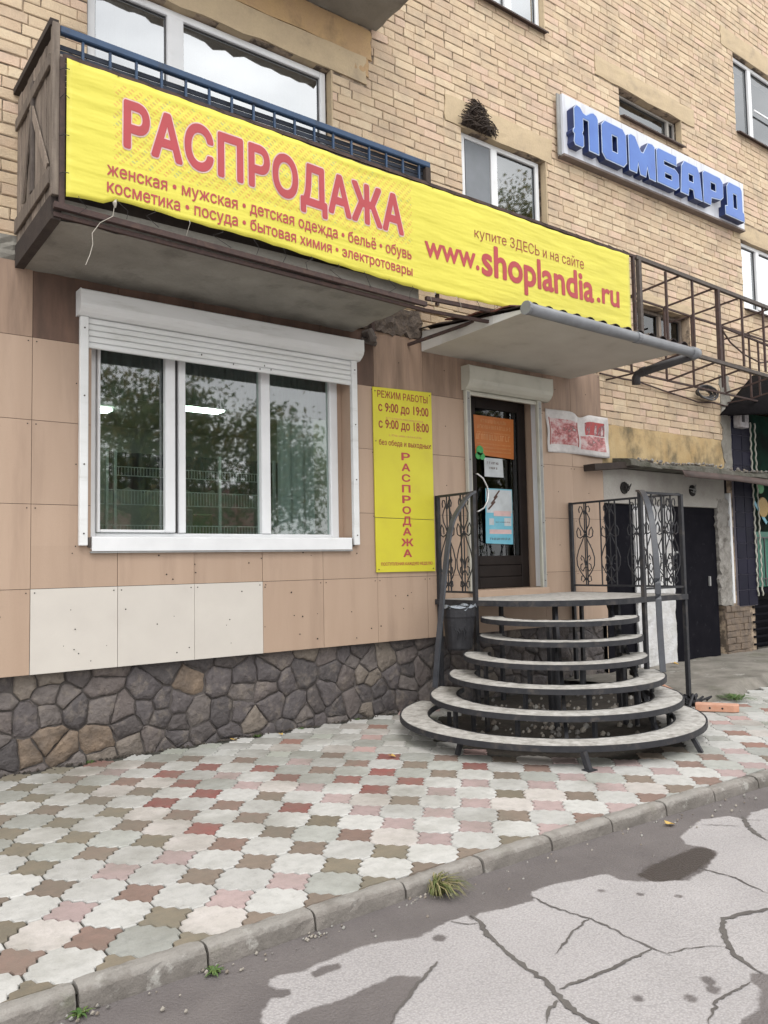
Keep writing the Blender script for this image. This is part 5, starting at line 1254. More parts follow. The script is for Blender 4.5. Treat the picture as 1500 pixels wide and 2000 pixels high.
grid(.06, .46, .20, .80, 16, 8, .004).build('picture', 'pic', vp, smooth=True); grid(.58, .93, .52, .84, 14, 6, .004).build('picture', 'pic2', vp, smooth=True); grid(.50, .94, .14, .50, 16, 6, .004).build('picture', 'pic', vp, smooth=True)
mb = MB()
for a_, b2 in ((.045, .05), (.46, .468)):
    for k in range(8):
        p, q = pv(a_, .18+.08*k), pv(a_, .26+.08*k); mb.obox((p[0], p[1]-.006, p[2]), (q[0], q[1]-.006, q[2]), .012, .004, (0, 1, 0))
mb.build('picture_border', 'brown_ink', vp)

# ================================================================== RIGHT-HAND DOORWAYS
rb = MB().box(8.80, 11.9, .30, .34, -.3, 2.9).build('doorway_wall', 'dark_void', bld)
MB().box(8.785, 11.80, -.012, .26, 2.355, 2.84, .008).build('lintel_panel', 'concrete_light', bld)
slab_mesh(9.46, 10.36, .02, 2.354, -.010, .25, 8, 30, .012, .008).build('whitewashed_pier', 'whitewash', bld)
slab_mesh(11.565, 11.90, .84, 2.5, -.018, .25, 6, 24, .016, .022).build('door_jamb', 'jamb', bld)
MB().box(11.90, 11.95, -.03, .1, .86, 2.6, .004).build('jamb_edge', 'pvc', bld)
for hx_, hz_ in ((9.235, 2.575), (10.893, 2.60)):
    MB().tube([(hx_, -.016, hz_), (hx_, -.030, hz_)], .085, 12).build('cable_hole', 'dark_void', bld)
    mb = MB()
    for q in range(4): mb.tube([(hx_+random.uniform(-.05, .05), -.03, hz_+random.uniform(-.05, .05)), (hx_+random.uniform(-.08, .08), -.08, hz_+random.uniform(-.05, .1)), (hx_+random.uniform(-.1, .1), -.035, hz_+random.uniform(-.1, .1))], .007, 4)
    mb.build('cable_end', 'silver' if hx_ > 10 else 'wire', bld)
d1 = thing('steel_door', 'black steel door behind the steps', None, (9.1, .1, .25), parent=bld)
MB().box(8.80, 9.455, .02, .06, .0, 2.35, .004).build('leaf', 'black_door', d1)
MB().box(9.395, 9.425, .0, .02, .3, 2.3).build('edge_strip', 'black_door', d1)
d2 = thing('steel_door', 'black steel door at the right', None, (11, .1, .1), parent=bld)
MB().box(10.37, 11.56, .03, .07, .02, 2.35, .004).build('leaf', 'black_door', d2)
MB().box(11.30, 11.33, .0, .03, 1.15, 1.30, .003).build('handle', 'silver', d2); MB().box(10.40, 10.50, -.0, .03, 1.66, 1.69).build('handle', 'silver', d2)
for q in range(7): MB().tube([(10.55+random.uniform(0, .2), .028, 1.0+random.uniform(0, .6)), (10.55, .026, 1.3)], .01, 5) 
# small pier under the jamb (yellowish bricks)
pr_ = MB().box(11.70, 12.42, .02, .3, -.05, .84).build('brick_pier', 'mortar', bld)
for r_ in range(8):
    q = 11.70+(r_ % 2)*-.12
    while q < 12.42:
        a, b_ = max(q, 11.70)+.004, min(q+.25, 12.42)-.004
        if b_-a > .04: v, f = brick_vf(b_-a, .09, random.gauss(0, .008), .003); MB().add([(x+(a+b_)/2, y-.01, z+.03+r_*.1) for x, y, z in v], f).build('brick', 'stone_tan', pr_)
        q += .25
# concrete shelf over the doorways with board and torn sheet metal
sh = thing('concrete_shelf', 'crumbling mossy concrete ledge over the two black doors', 'ledge', (11, -.2, 2.85))
mb = MB(); vs = []; n = 50
for i in range(n+1):
    x = 9.02+(14.2-9.02)*i/n; yf = -.30+random.gauss(0, .010); zt = 2.93+.02*math.sin(x*3)+random.gauss(0, .006)
    vs += [(x, 0, 2.845), (x, yf, 2.845+random.gauss(0, .006)), (x, yf+.01, zt-.03), (x, yf+.06, zt), (x, 0, zt+.03)]
fs = [(i*5+k, i*5+(k+1) % 5, (i+1)*5+(k+1) % 5, (i+1)*5+k) for i in range(n) for k in range(5)]+[(0, 1, 2, 3, 4), tuple(n*5+k for k in (4, 3, 2, 1, 0))]
fixn(mb.add(vs, fs).build('ledge', 'moss', sh)); 
mb = MB()
for q in range(260):
    x = random.uniform(9.3, 13.8); y = random.uniform(-.28, -.03); r_ = random.uniform(.008, .028); z = 2.955+.02*math.sin(x*3)
    mb.tube([(x-r_, y, z), (x, y, z+r_*.3), (x+r_, y+r_*.4, z-.004)], [r_*.3, r_, r_*.35], 5)
tag(mb.build('rubble', 'pebble', sh), kind='stuff')
MB().obox((8.38, -.10, 2.80), (9.62, -.12, 2.92), .22, .085).build('board', 'wood_dark', sh)
mb = MB(); vs = []; n = 24
for i in range(n+1):
    t = i/n; x = 9.75+(13.6-9.75)*t; sag = .05*math.sin(t*6)*t
    vs += [(x, -.28, 2.84-.02*t), (x+.05, -.56, 2.79-.03*t+sag*.4), (x+.05, -.60, 2.70-.05*t+sag*.9)]
fs = [(i*3+k, (i+1)*3+k, (i+1)*3+k+1, i*3+k+1) for i in range(n) for k in range(2)]
o = mb.add(vs, fs).build('metal_sheet', 'brown_sheet', sh, smooth=True); s_ = o.modifiers.new('t', 'SOLIDIFY'); s_.thickness = .01

# dark tiled pillar, next shop ---------------------------------------------------
tp = thing('tiled_pillar', 'narrow pillar faced with glossy dark blue tiles beside the green shop front', 'pillar', (12.3, 0, .8))
MB().box(12.06, 12.62, -.02, .3, .80, 4.05).build('pillar_core', 'grout', tp)
for r_ in range(13):
    z0_ = .81+r_*.25
    for c_ in range(2):
        a = 12.065+c_*.28; MB().box(a, a+.268, -.035, -.021, z0_, min(z0_+.243, 4.045), .003).build('tile', 'tile_black', tp)
ns = thing('neighbour_shop', 'dark shop front with a green panel and figures at the right edge', 'shop front', (13.5, .1, .9))
MB().box(12.63, 16, .28, .32, .75, 4.05).build('back_wall', 'dark_void', ns)
MB().box(12.68, 16, .06, .10, 1.08, 2.0, .01).build('green_panel', 'green_panel', ns)
MB().box(12.64, 12.68, .02, .12, .95, 4.0).build('post', 'elbow', ns); MB().box(12.68, 16, .0, .12, .98, 1.07).build('sill', 'black_door', ns)
mb = MB()
for q in (12.76, 13.0, 13.25, 13.5): mb.obox((q, .02, 1.10), (q, .02, 1.9), .018, .018)
mb.obox((12.7, .02, 1.22), (15, .02, 1.22), .02, .02); mb.obox((12.7, .02, 1.90), (15, .02, 1.90), .02, .02); mb.build('grille', 'elbow', ns)
b = NB('green_dusk_print'); c_ = b.ramp(b.noise(b.pos(), 2.5, 4), [(.40, (.006, .010, .008)), (.60, (.008, .035, .022)), (.72, (.03, .015, .01))]); M['gprint'] = b.finish(c_, .8, spec=.05)
MB().box(12.69, 16, .14, .17, 2.0, 4.0).build('window_print', 'gprint', ns)
mb = MB(); mb.obox((12.76, .12, 2.66), (13.3, .12, 2.15), .01, .06); mb.build('print_stripe', 'paper_cyan', ns)
MB().tube([(13.15, .13, 2.75), (13.15, .11, 2.75)], .10, 14).build('print_spot', 'paper_green', ns)
MB().tube([(13.20, .13, 2.42), (13.20, .11, 2.42)], .17, 16).build('print_spot', 'dry_leaf', ns)
for q in (12.60, 12.74):   # twisted light cords
    pts = [(q+.007*math.sin(z_*41)+.004*math.sin(z_*9), -.05+.007*math.cos(z_*41), z_) for z_ in np.arange(.95, 3.8, .02)]
    tag(MB().tube(pts, .013, 5).build('rope_light', 'shutter_old'), 'twisted pale rope light '+('nearer the tiled pillar' if q < 12.7 else 'nearer the green shop front'), 'rope light', 'rope lights hanging by the tiled pillar')
aw = thing('awning', 'black domed awning over the neighbouring shop at the right edge', 'awning', (12.7, -.5, 3.7))
mb = MB(); vs = []; nu, nv = 16, 10
for i in range(nu+1):
    for k in range(nv+1):
        x = 11.75+(16-11.75)*i/nu; a = k/nv*PI/2; e = min(1, (x-11.75)/1.1+.04)
        vs.append((x, -.02-.95*math.sin(a)*e**.6, 3.80+.80*math.cos(a)*e))
fs = [(i*(nv+1)+k, (i+1)*(nv+1)+k, (i+1)*(nv+1)+k+1, i*(nv+1)+k+1) for i in range(nu) for k in range(nv)]
o = mb.add(vs, fs).build('canvas', 'awning', aw, smooth=True); s_ = o.modifiers.new('t', 'SOLIDIFY'); s_.thickness = .01
lb = thing('wall_lamp', 'small white box lamp under the black awning', 'lamp', (12.25, -.1, 3.65)); MB().box(12.10, 12.36, -.17, -.036, 3.66, 3.93, .015).build('housing', 'lamp_white', lb); MB().box(12.14, 12.20, -.185, -.171, 3.74, 3.86).build('slot', 'elbow', lb)
gr = MB(); 
for q in np.arange(.05, .8, .12): gr.obox((12.5, .0, q), (16, .0, q), .03, .03)
for q in np.arange(12.6, 16, .5): gr.obox((q, .02, 0), (q, .02, .8), .03, .03)
gr.box(12.45, 16, .2, .24, -.1, .85); tag(gr.build('window_grille', 'black_door'), 'dark barred basement opening below the green shop front', 'grille')

# nest, cables, pipe stub ----------------------------------------------------------
mb = MB()
for q in range(620):
    u, v_ = random.uniform(-1, 1), random.uniform(0, 1); 
    if v_ > 1-abs(u)*.95+.1: continue
    cx_, cz_ = 6.60+u*.26, 6.86+v_*.36; a = random.uniform(0, PI); l = random.uniform(.04, .11)
    cy_ = -.02-random.uniform(0, .09)*(1-v_*.6); mb.tube([(cx_-l*math.cos(a), cy_, cz_-l*math.sin(a)*.6), (cx_, cy_-.015, cz_), (cx_+l*math.cos(a), cy_, cz_+l*math.sin(a)*.5)], .005, 3, False)
mb.add([(6.34, -.016, 6.85), (6.86, -.016, 6.85), (6.70, -.016, 7.10), (6.58, -.016, 7.22), (6.48, -.016, 7.06)], [(0, 1, 2, 3, 4)])
tag(mb.build('nest', 'nest'), 'dark tangled nest of twigs above the upstairs window left of the blue sign', 'nest')
tag(MB().tube([(8.80, -.02, 4.13), (9.3, -.03, 4.11), (9.6, -.03, 4.12), (10.3, -.03, 4.05), (10.93, -.03, 4.0), (11.1, -.05, 3.97), (11.5, -.04, 4.01), (11.95, -.03, 4.0), (12.2, -.03, 4.02)], .013, 6).build('cable', 'rust'), 'thick brown cable running along the bricks under the rusty cage', 'cable')
mb = MB()
for q in range(5): pts = [(11.28+.20*math.cos(a)*(1+.1*q), -.04-.02*q, 4.13+.055*math.sin(a)*(1+.25*q)+random.gauss(0, .006)) for a in np.linspace(0, 2*PI, 16)]; mb.tube(pts, .014, 5)
tag(mb.build('cable_coil', 'elbow'), 'coil of black cable hanging on the bricks under the cage', 'cable coil')
mb = MB(); mb.tube([(4.85, -.03, 4.04), (4.85, -.13, 4.04), (4.87, -.14, 3.98), (4.87, -.14, 3.93)], .045, 8); mb.tube([(4.93, -.03, 4.12), (4.95, -.10, 4.0), (4.92, -.09, 3.95)], .012, 5); mb.tube([(4.80, -.03, 3.98), (4.98, -.05, 3.95)], .03, 6)
tag(mb.build('pipe_stub', 'rust_grey'), 'rusty pipe stub at the right end of the long roller shutter', 'pipe')

# ================================================================== STEPS
sp = thing('entrance_steps', 'black steel entrance steps with seven curved worn treads', 'steps', (6.4, -1.4, 0))
def arc_tread(c, r_, w_, a0, a1, z, n=44):
    t = MB(); vs = []; ang = [R(a0+(a1-a0)*i/n) for i in range(n+1)]; ri = r_-w_; e = .012
    for a in ang:
        for rr, zz_ in ((r_-e, z), (ri+e, z), (ri+e, z-.022), (r_-e, z-.022)): vs.append((c[0]+rr*math.cos(a), c[1]+rr*math.sin(a), zz_+random.gauss(0, .0012)))
    fs = [(i*4+k, (i+1)*4+k, (i+1)*4+(k+1) % 4, i*4+(k+1) % 4) for i in range(n) for k in range(4)]+[(3, 2, 1, 0), (n*4, n*4+1, n*4+2, n*4+3)]
    tr = fixn(t.add(vs, fs).build('tread', 'tread', sp))
    for (ra, rb_, name) in ((r_+.004, r_-e+.001, 'rim'), (ri+e-.001, ri-.006, 'rim')):
        m_ = MB(); vs = []
        for a in ang:
            for rr, zz_ in ((ra, z+.001), (rb_, z+.001), (rb_, z-.045), (ra, z-.045)): vs.append((c[0]+rr*math.cos(a), c[1]+rr*math.sin(a), zz_))
        fixn(m_.add(vs, fs).build(name, 'black_metal', tr))
    return tr
def leg(x, y, z0, z1, w_=.03, dx=0, dy=0): MB().obox((x+dx, y+dy, z0), (x, y, z1), w_, w_).build('leg', 'black_metal', sp)
ST = [((5.73, -1.65), 1.39, .17, 110, 348, .27), ((5.82, -1.64), 1.165, .34, 116, 338, .26), ((5.93, -1.57), 1.02, .51, 122, 330, .26), ((6.02, -1.49), .885, .68, 122, 322, .25)]
for c, r_, z, a0, a1, w_ in ST: arc_tread(c, r_, w_, a0, a1, z)
LI, RI = np.array([5.80, -.63]), np.array([7.30, -1.64])
def circ3(A, B, C):
    ax, ay = A; bx, by = B; cx_, cy_ = C; d_ = 2*(ax*(by-cy_)+bx*(cy_-ay)+cx_*(ay-by))
    ux = ((ax*ax+ay*ay)*(by-cy_)+(bx*bx+by*by)*(cy_-ay)+(cx_*cx_+cy_*cy_)*(ay-by))/d_
    uy = ((ax*ax+ay*ay)*(cx_-bx)+(bx*bx+by*by)*(ax-cx_)+(cx_*cx_+cy_*cy_)*(bx-ax))/d_
    return (ux, uy), math.hypot(ax-ux, ay-uy)
for c, r_, z, a0, a1 in (((6.19, -1.42), .80, .85, 122, 312), ((6.32, -1.30), .79, 1.02, 128, 318)):
    arc_tread(c, r_, .24, a0, a1, z)
for F, z in ():
    c, r_ = circ3(LI, RI, F); a0 = math.degrees(math.atan2(LI[1]-c[1], LI[0]-c[0])) % 360; a1 = math.degrees(math.atan2(RI[1]-c[1], RI[0]-c[0])) % 360
    if a1 < a0: a1 += 360
    arc_tread(c, r_, .25, a0+3, a1-3, z)
# landing: wall -> right side -> front -> bowed front edge between the inner posts
c, r_ = circ3(LI, RI, (6.20, -1.42)); a0 = math.degrees(math.atan2(LI[1]-c[1], LI[0]-c[0])) % 360; a1 = math.degrees(math.atan2(RI[1]-c[1], RI[0]-c[0])) % 360
if a1 < a0: a1 += 360
bow = [(c[0]+r_*math.cos(R(a0+(a1-a0)*i/16)), c[1]+r_*math.sin(R(a0+(a1-a0)*i/16))) for i in range(17)]
pol = [(5.76, -.03)]+[(5.76, -.60)]+bow[1:-1]+[(7.30, -1.66), (8.07, -1.66), (8.07, -.03)]
pf = fixn(MB().prism_z(pol, 1.160, 1.185).build('landing', 'tread', sp))
rim = MB()
for p, q in zip(pol[:-1], pol[1:]): rim.obox((p[0], p[1], 1.158), (q[0], q[1], 1.158), .028, .058)
rim.build('rim', 'black_metal', pf)
# legs under the treads
leg(4.88, -2.76, -.0, .13, .042, -.0, -.05); leg(4.50, -1.80, 0, .13, .035, -.05, 0); leg(5.98, -2.98, 0, .13, .035, .02, -.07); leg(5.2, -.85, 0, .13, .03)
MB().box(4.84, 4.93, -2.85, -2.77, .0, .008).build('foot_plate', 'black_metal', sp)
for c, r_, z, a0, a1, w_ in ST[1:]:
    for a in (165, 205, 240, 275, 310):
        rr = r_-w_*.5; leg(c[0]+rr*math.cos(R(a)), c[1]+rr*math.sin(R(a)), 0 if a in (165, 310) else z-.20, z-.04, .032)
for (x, y, z) in ((6.45, -1.15, 1.14), (7.1, -1.45, 1.14), (5.95, -1.5, .98), (6.7, -1.75, .98), (5.85, -1.65, .81), (6.5, -1.95, .81)): leg(x, y, 0, z, .038)
for x, y in ((6.6, -.2), (7.4, -.3), (7.9, -.3), (7.4, -1.2)): leg(x, y, 0, 1.14, .04)
# stringers
for p, q in (((5.0, -2.5, .12), (6.4, -1.2, 1.13)), ((5.85, -2.75, .12), (7.0, -1.4, 1.13))): MB().obox(p, q, .03, .06).build('stringer', 'black_metal', sp)
# posts
def post(x, y, z0, z1, w_=.042): MB().obox((x, y, z0), (x, y, z1), w_, w_).build('post', 'black_metal', sp)
post(5.80, -.05, 0, 2.34); post(5.80, -.63, 0.0, 2.34); post(7.30, -1.64, 0, 2.32); post(8.05, -1.64, .03, 2.31); post(8.05, -.06, .05, 2.33)
# railing panels with scrolls
def scroll_panel(p, q, z0, z1, nbar, nlyre, skip=0):
    t = thing('railing', None, None, (p[0], p[1], z0), parent=sp)
    P_, Q_ = np.array(p), np.array(q); L_ = np.linalg.norm(Q_-P_); dv = (Q_-P_)/L_
    def at(s_, z): return (P_[0]+dv[0]*s_, P_[1]+dv[1]*s_, z)
    MB().obox(at(0, z1), at(L_, z1), .034, .024).build('rail', 'black_metal', t); MB().obox(at(0, z0), at(L_, z0), .022, .022).build('rail', 'black_metal', t)
    for i in range(1, nbar+1):
        s_ = L_*i/(nbar+1); MB().obox(at(s_, z0), at(s_, z1), .013, .013).build('bar', 'black_metal', t)
    H = z1-z0
    for i in range(nlyre):
        s0 = L_*(i+.5)/nlyre; wv = min(.14, L_/nlyre*.46); mb = MB()
        for sg_ in (-1, 1):
            def C(pts, r_=.007): mb.tube([at(s0+sg_*u*wv, z0+w_*H) for u, w_ in pts], r_, 5)
            # small top heart
            C([(.55, .88), (.62, .92), (.50, .955), (.28, .95), (.15, .90), (.35, .86), (.58, .80), (.50, .73), (.20, .67), (.05, .63)])
            # upper scroll
            C([(.45, .60), (.50, .66), (.75, .70), (.92, .65), (.85, .59), (.55, .57), (.12, .60)])
            # big lyre
            C([(.04, .62), (.30, .54), (.75, .43), (1., .33), (.95, .24), (.60, .16), (.22, .10), (.08, .06)])
            # inner scroll at the bottom
            C([(.42, .30), (.55, .33), (.45, .36), (.20, .33), (.08, .26)]); C([(.10, .22), (.35, .17), (.60, .20), (.55, .25), (.35, .26)])
            C([(.06, .09), (.35, .04), (.58, .06), (.52, .11), (.36, .11)])
        mb.tube([at(s0, z0), at(s0, z1)], .008, 5); mb.tube([at(s0, z0+.58*H), at(s0, z0+.62*H)], .016, 6); mb.tube([at(s0, z0+.24*H), at(s0, z0+.29*H)], .015, 6); mb.tube([at(s0, z0+.86*H), at(s0, z0+.9*H)], .015, 6)
        mb.build('scroll', 'black_metal', t)
    return t
scroll_panel((5.80, -.07), (5.80, -.61), 1.27, 2.33, 2, 2)
scroll_panel((8.05, -.08), (8.05, -1.62), 1.27, 2.315, 6, 4)
scroll_panel((7.32, -1.64), (8.03, -1.64), 1.27, 2.305, 3, 2)
# bent handrails
a, c_ = np.array([5.80, -.63]), np.array([5.17, -.68])
def hr(A, C_, L_): 
    pts = [(A[0]+(C_[0]-A[0])*u, A[1]+(C_[1]-A[1])*u, z) for u, z in L_]; out_ = []
    for i in range(len(pts)-1):
        p0 = Vector(pts[max(0, i-1)]); p1 = Vector(pts[i]); p2 = Vector(pts[i+1]); p3 = Vector(pts[min(len(pts)-1, i+2)])
        for k in range(6):
            t = k/6; out_.append(.5*((2*p1)+(-p0+p2)*t+(2*p0-5*p1+4*p2-p3)*t*t+(-p0+3*p1-3*p2+p3)*t*t*t))
    out_.append(Vector(pts[-1])); return out_
Lh = hr(a, c_, [(-.04, 2.34), (.12, 2.29), (.30, 2.18), (.50, 2.02), (.62, 1.80), (.70, 1.55), (.78, 1.25), (.90, .80), (1.0, .35)])
Rh = hr(np.array([7.3, -1.64]), np.array([6.62, -2.30]), [(-.12, 2.33), (.15, 2.30), (.42, 2.19), (.66, 2.02), (.80, 1.78), (.88, 1.50), (.90, 1.20), (.93, .85), (.99, .52)])
def wide(path, w_):
    m_ = MB(); vs = []
    for i, p in enumerate(path):
        d_ = (path[min(i+1, len(path)-1)]-path[max(i-1, 0)]).normalized(); s_ = Vector((d_.y, -d_.x, 0)); s_ = s_.normalized() if s_.length > .05 else Vector((.7, -.7, 0))
        n_ = d_.cross(s_).normalized()
        for a_, b2 in ((-1, -1), (1, -1), (1, 1), (-1, 1)): vs.append(p+s_*a_*w_/2+n_*b2*.012)
    n = len(path); fs = [(i*4+k, i*4+(k+1) % 4, (i+1)*4+(k+1) % 4, (i+1)*4+k) for i in range(n-1) for k in range(4)]+[(0, 1, 2, 3), (n*4-1, n*4-2, n*4-3, n*4-4)]
    return m_.add(vs, fs)
fixn(wide(Lh, .055).build('handrail', 'rail_grey', sp)); fixn(wide(Rh, .055).build('handrail', 'rail_grey', sp))
# hollow dark space clutter under the steps
slab_mesh(6.0, 7.9, .0, .9, -.0, .06, 6, 4, .01, .02).build('base_panel', 'brown_sheet', sp) if False else None

# litter bin hanging on the left railing -----------------------------------------------
bn_ = thing('litter_bin', 'black plastic litter bin with grey liner hanging on the left railing of the steps', 'litter bin', (5.55, -.66, .72))
cx_, cy_ = 5.53, -.66
def ring(r_, z, n=20, sq=.0): return [(cx_+r_*math.cos(2*PI*k/n), cy_+r_*math.sin(2*PI*k/n), z) for k in range(n)]
mb = MB(); vs = []; lev = [(.125, .70), (.135, .72), (.165, 1.02), (.172, 1.04), (.175, 1.13), (.165, 1.135), (.158, 1.04), (.12, .73)]
for r_, z in lev: vs += ring(r_, z)
n = 20; fs = [(i*n+k, i*n+(k+1) % n, (i+1)*n+(k+1) % n, (i+1)*n+k) for i in range(len(lev)-1) for k in range(n)]+[tuple(range(n))[::-1], tuple(7*n+k for k in range(n))]
fixn(mb.add(vs, fs).build('bucket', 'bin', bn_, smooth=False))
mb = MB()
for k in range(5):   # moulded ornament
    a = R(215+k*9); mb.tube([(cx_+.158*math.cos(a), cy_+.158*math.sin(a), .80+.03*(k % 3)), (cx_+.160*math.cos(a+.1), cy_+.160*math.sin(a+.1), .88), (cx_+.163*math.cos(a-.05), cy_+.163*math.sin(a-.05), .93-.02*(k % 2))], .007, 5)
mb.build('ornament', 'bin', bn_)
mb = MB(); vs = []
for r_, z in ((.16, 1.10), (.178, 1.15), (.184, 1.125)):
    vs += [(p[0]+random.gauss(0, .006), p[1]+random.gauss(0, .006), p[2]+random.gauss(0, .012)) for p in ring(r_, z)]
mb.add(vs, [(i*n+k, i*n+(k+1) % n, (i+1)*n+(k+1) % n, (i+1)*n+k) for i in range(2) for k in range(n)]).build('liner', 'liner', bn_, smooth=True)
MB().obox((cx_+.16, cy_, 1.10), (5.80, -.63, 1.18), .03, .012).build('hook', 'black_metal', bn_)

# ================================================================== SMALL THINGS
def hollow_brick(name, label, x, y, z, rz_, ry, L_=.30):
    v = []; 
    mb = MB(); w_, h_ = .13, .075
    outl = [(-L_/2, -w_/2), (L_/2-.05, -w_/2), (L_/2, -w_/2+.04), (L_/2, w_/2), (-L_/2+.03, w_/2), (-L_/2, w_/2-.03)]
    mb.prism_z(outl, 0, h_)
    me = MB(); me.v = mb.v; me.f = mb.f; o = me.build(name, 'orange_brick', loc=(0, 0, 0))
    fixn(o); bv = o.modifiers.new('b', 'BEVEL'); bv.width = .006; bv.segments = 1
    o.location = (x, y, z); o.rotation_euler = (0, ry, rz_); tag(o, label, 'brick', 'orange bricks lying by the steps')
    for hx_ in (-.07, .05):
        h2 = MB().tube([(hx_, -w_/2-.002, h_*.5), (hx_, -w_/2+.004, h_*.5)], .011, 10).build('hole', 'dark_void', loc=(0, 0, 0)); h2.parent = o; h2.location = (0, 0, 0)
    return o
hollow_brick('loose_brick', 'orange brick with two dark holes lying on the paving right of the steps', 7.72, -2.17, .004, R(-58), 0, .42)
hollow_brick('loose_brick', 'orange brick leaning under the right post of the steps', 7.95, -1.42, .07, R(-30), .5, .26)
mb = MB()
for q in range(16): mb.tube([(7.85+random.gauss(0, .07), -1.80+random.gauss(0, .07), .01), (7.85+random.gauss(0, .07), -1.80+random.gauss(0, .07), random.uniform(.04, .13)), (7.87+random.gauss(0, .08), -1.82+random.gauss(0, .08), .02)], random.uniform(.01, .025), 6)
tag(mb.build('debris_pile', 'bin'), 'small heap of dark rags and debris by the foot of the right post', 'debris')
def blade_clump(name, x, y, z, n, h_, spread, m, label, cat, group=None, lean=(0, 0), wd=.004, seed=1):
    r_ = random.Random(seed); mb = MB()
    for q in range(n):
        a = r_.uniform(0, 2*PI); rr = r_.uniform(0, spread*.35); hh = h_*r_.uniform(.5, 1.1); dx, dy = math.cos(a)*spread*r_.uniform(.3, 1.1)+lean[0], math.sin(a)*spread*r_.uniform(.3, 1.1)+lean[1]
        bx_, by_ = x+math.cos(a)*rr, y+math.sin(a)*rr; s_ = Vector((-dy, dx, 0)); s_ = s_.normalized()*wd if s_.length > 0 else Vector((wd, 0, 0))
        p = [Vector((bx_, by_, z)), Vector((bx_+dx*.35, by_+dy*.35, z+hh*.75)), Vector((bx_+dx*.8, by_+dy*.8, z+hh*.8)), Vector((bx_+dx*1.15, by_+dy*1.15, z+hh*.45))]
        vs = []
        for i, c in enumerate(p): k = [1, .9, .6, .05][i]; vs += [c-s_*k, c+s_*k]
        mb.add(vs, [(0, 1, 3, 2), (2, 3, 5, 4), (4, 5, 7, 6)])
    return tag(mb.build(name, m), label, cat, group)
# tuft at the kerb: photo (870,1735)
blade_clump('grass_tuft', 2.64, -3.655, -.07, 120, .10, .10, 'grass', 'tuft of long yellowing grass growing at the foot of the kerb', 'grass', lean=(.03, -.05), seed=3)
for i, (x, y, lab, n) in enumerate(((2.02, .02, 'low green weeds at the plinth foot near the lower left corner', 60), (4.02, -.0, 'green weed sprig at the plinth beside a yellow leaf', 34), (3.55, .0, 'small weed between paving and plinth below the cream panels', 26), (.905, -3.64, 'tiny weeds in the kerb joint at the bottom left', 22), (1.43, -3.67, 'sparse weeds on the asphalt below the second kerb joint', 26), (4.70, .0, 'small weed at the plinth just left of the steps', 26))):
    blade_clump('weed', x, y, -.01 if y > -1 else -.07, n, .024, .038, 'weed', lab, 'weed', 'weeds in the paving joints', wd=.006, seed=20+i)
r_ = random.Random(12); mb = MB()
for q in range(240):
    x = r_.uniform(1.0, 5.2); y = .05-abs(r_.gauss(0, .035)); s_ = r_.uniform(.004, .012); mb.tube([(x-s_, y, -.002), (x, y, s_*.7), (x+s_, y+s_*.4, -.002)], [s_*.5, s_, s_*.4], 5)
tag(mb.build('grit', 'soil'), kind='stuff')
blade_clump('weed', 8.42, -1.98, .02, 90, .05, .22, 'weed', 'mossy grass strip at the edge of the rough concrete on the right', 'weed', 'weeds in the paving joints', wd=.006, seed=31)
def leaf(x, y, z, rz_, s_, lab):
    o = MB().add([(0, -.5*s_, 0), (.28*s_, -.2*s_, .10*s_), (.45*s_, .15*s_, .18*s_), (.15*s_, .2*s_, .05*s_), (0, .6*s_, .12*s_), (-.15*s_, .22*s_, .05*s_), (-.42*s_, .12*s_, .16*s_), (-.25*s_, -.22*s_, .08*s_), (0, 0, .0)],
                 [(8, 0, 1), (8, 1, 2), (8, 2, 3), (8, 3, 4), (8, 4, 5), (8, 5, 6), (8, 6, 7), (8, 7, 0)]).build('fallen_leaf', 'dry_leaf', loc=(0, 0, 0))
    o.location = (x, y, z); o.rotation_euler = (.1, .05, rz_); tag(o, lab, 'leaf', 'fallen leaves')
leaf(4.42, -3.80, -.058, 1.2, .085, 'orange fallen leaf on the wet asphalt near the kerb')
leaf(4.00, -1.50, .012, .6, .07, 'yellow fallen leaf on the pale paving left of the steps')
leaf(3.28, -.06, .012, 2.0, .09, 'yellow leaf against the stone plinth below the cream panels')
leaf(3.72, -.14, .012, .2, .06, 'small yellow leaf in the weeds by the plinth')
leaf(9.9, -.25, .12, .3, .13, 'yellow leaf on the rough concrete before the black doors')
leaf(5.9, -1.2, .01, 1.3, .08, 'dull leaf on the ground beneath the steps')
mb = MB(); r_ = random.Random(5)
for q in range(150):
    x = r_.uniform(.8, 6.2); y = kerb_face(x)-abs(r_.gauss(0, .12))-.01; s_ = r_.uniform(.003, .009)
    if r_.random() < .3: x = 1.43+r_.gauss(0, .05)+ .525*r_.choice([-1, 0, 1, 2]); y = kerb_face(x)-r_.uniform(.0, .06)
    mb.tube([(x-s_, y, ROAD_Z+.003), (x, y, ROAD_Z+s_*.9), (x+s_, y+s_*.5, ROAD_Z+.003)], [s_*.5, s_, s_*.4], 5)
tag(mb.build('gravel', 'pebble'), kind='stuff')

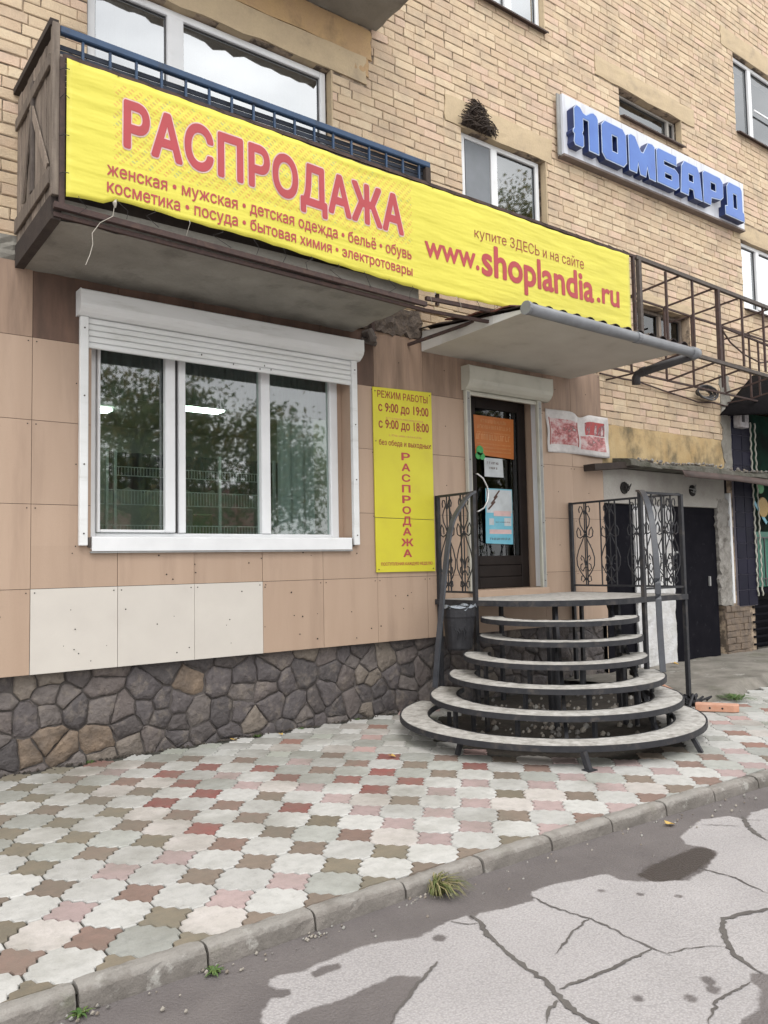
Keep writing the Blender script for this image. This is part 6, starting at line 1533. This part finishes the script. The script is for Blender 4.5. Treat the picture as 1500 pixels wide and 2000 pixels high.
# ================================================================== TREES across the road (seen mirrored in the windows)
def tree(x, y, h_, cr_, label, seed, dens=5200):
    r_ = np.random.default_rng(seed); t = thing('roadside_tree', label, 'tree', (x, y, -.1), 'trees across the road')
    mb = MB(); mb.tube([(x, y, -.1), (x+.1, y, h_*.25), (x-.05, y+.1, h_*.5), (x+.1, y, h_*.85)], [.22, .18, .13, .04], 10)
    cl2 = []
    for k in range(14):
        a = r_.uniform(0, 2*PI); z0_ = h_*r_.uniform(.25, .7); l = cr_*r_.uniform(.5, 1.0); e = (x+math.cos(a)*l, y+math.sin(a)*l, z0_+h_*r_.uniform(.08, .25))
        mb.tube([(x, y, z0_), ((x+e[0])/2, (y+e[1])/2, z0_+.5*(e[2]-z0_)+.15), e], [.08, .05, .015], 6); cl2.append(e)
        for q in range(3): cl2.append((x+(e[0]-x)*r_.uniform(.4, 1)+r_.normal(0, .5), y+(e[1]-y)*r_.uniform(.4, 1)+r_.normal(0, .5), e[2]+r_.normal(0, .6)))
    mb.build('trunk', 'bark', t)
    C = np.array(cl2); idx = r_.integers(0, len(C), dens); c = C[idx]+r_.normal(0, 1, (dens, 3))*np.array([.55, .55, .45])*(cr_/3)
    a = r_.normal(0, 1, (dens, 3)); a /= np.linalg.norm(a, axis=1)[:, None]; b2 = np.cross(a, r_.normal(0, 1, (dens, 3))); b2 /= np.linalg.norm(b2, axis=1)[:, None]
    s1 = r_.uniform(.06, .15, dens)[:, None]; V = np.stack([c-a*s1, c+b2*s1*.5, c+a*s1, c-b2*s1*.5], 1).reshape(-1, 3)
    m_ = MB(); m_.v = [tuple(p) for p in V.tolist()]; m_.f = [(4*i, 4*i+1, 4*i+2, 4*i+3) for i in range(dens)]; m_.build('crown', 'leaf', t)
tree(8.6, -17.5, 8.0, 3.0, 'leafy green tree across the road mirrored in the left shop pane', 1, 7500)
tree(14.2, -20, 8.5, 3.2, 'broad tree across the road mirrored in the right shop pane', 2, 7000)
tree(27.5, -19, 21.0, 3.6, 'tall yellowing tree across the road mirrored in the upstairs window by the nest', 3, 14000)
tree(3.0, -19, 9.5, 3.0, 'rounded tree across the road furthest to the left', 4, 4500)
tree(21.5, -18.5, 8.5, 3.4, 'dense dark tree across the road mirrored in the shop door glass', 5, 12000)
tree(26.0, -21, 9.5, 3.6, 'dense tree across the road behind the one mirrored in the shop door', 6, 12000)
tree(11.2, -24, 9.5, 3.4, 'tree further back across the road between the two mirrored in the shop window', 7, 5000)
# house opposite
hs2 = thing('house_opposite', 'low pale house with a brown gabled roof across the road mirrored in the shop glass', 'house', (18, -30, 0))
MB().box(13.5, 22, -41, -35, -.1, 3.6).build('wall', 'concrete_light', hs2)
fixn(MB().add([(13, -41.5, 3.6), (13, -34.5, 3.6), (13, -38, 6.4), (22.5, -41.5, 3.6), (22.5, -34.5, 3.6), (22.5, -38, 6.4)], [(0, 1, 2), (5, 4, 3), (1, 4, 5, 2), (3, 0, 2, 5), (0, 3, 4, 1)]).build('roof', 'roof_red', hs2))
for q in range(4): MB().box(14.2+q*2, 15.2+q*2, -34.99, -34.95, 1.2, 2.6).build('window', 'glass_mid', hs2)
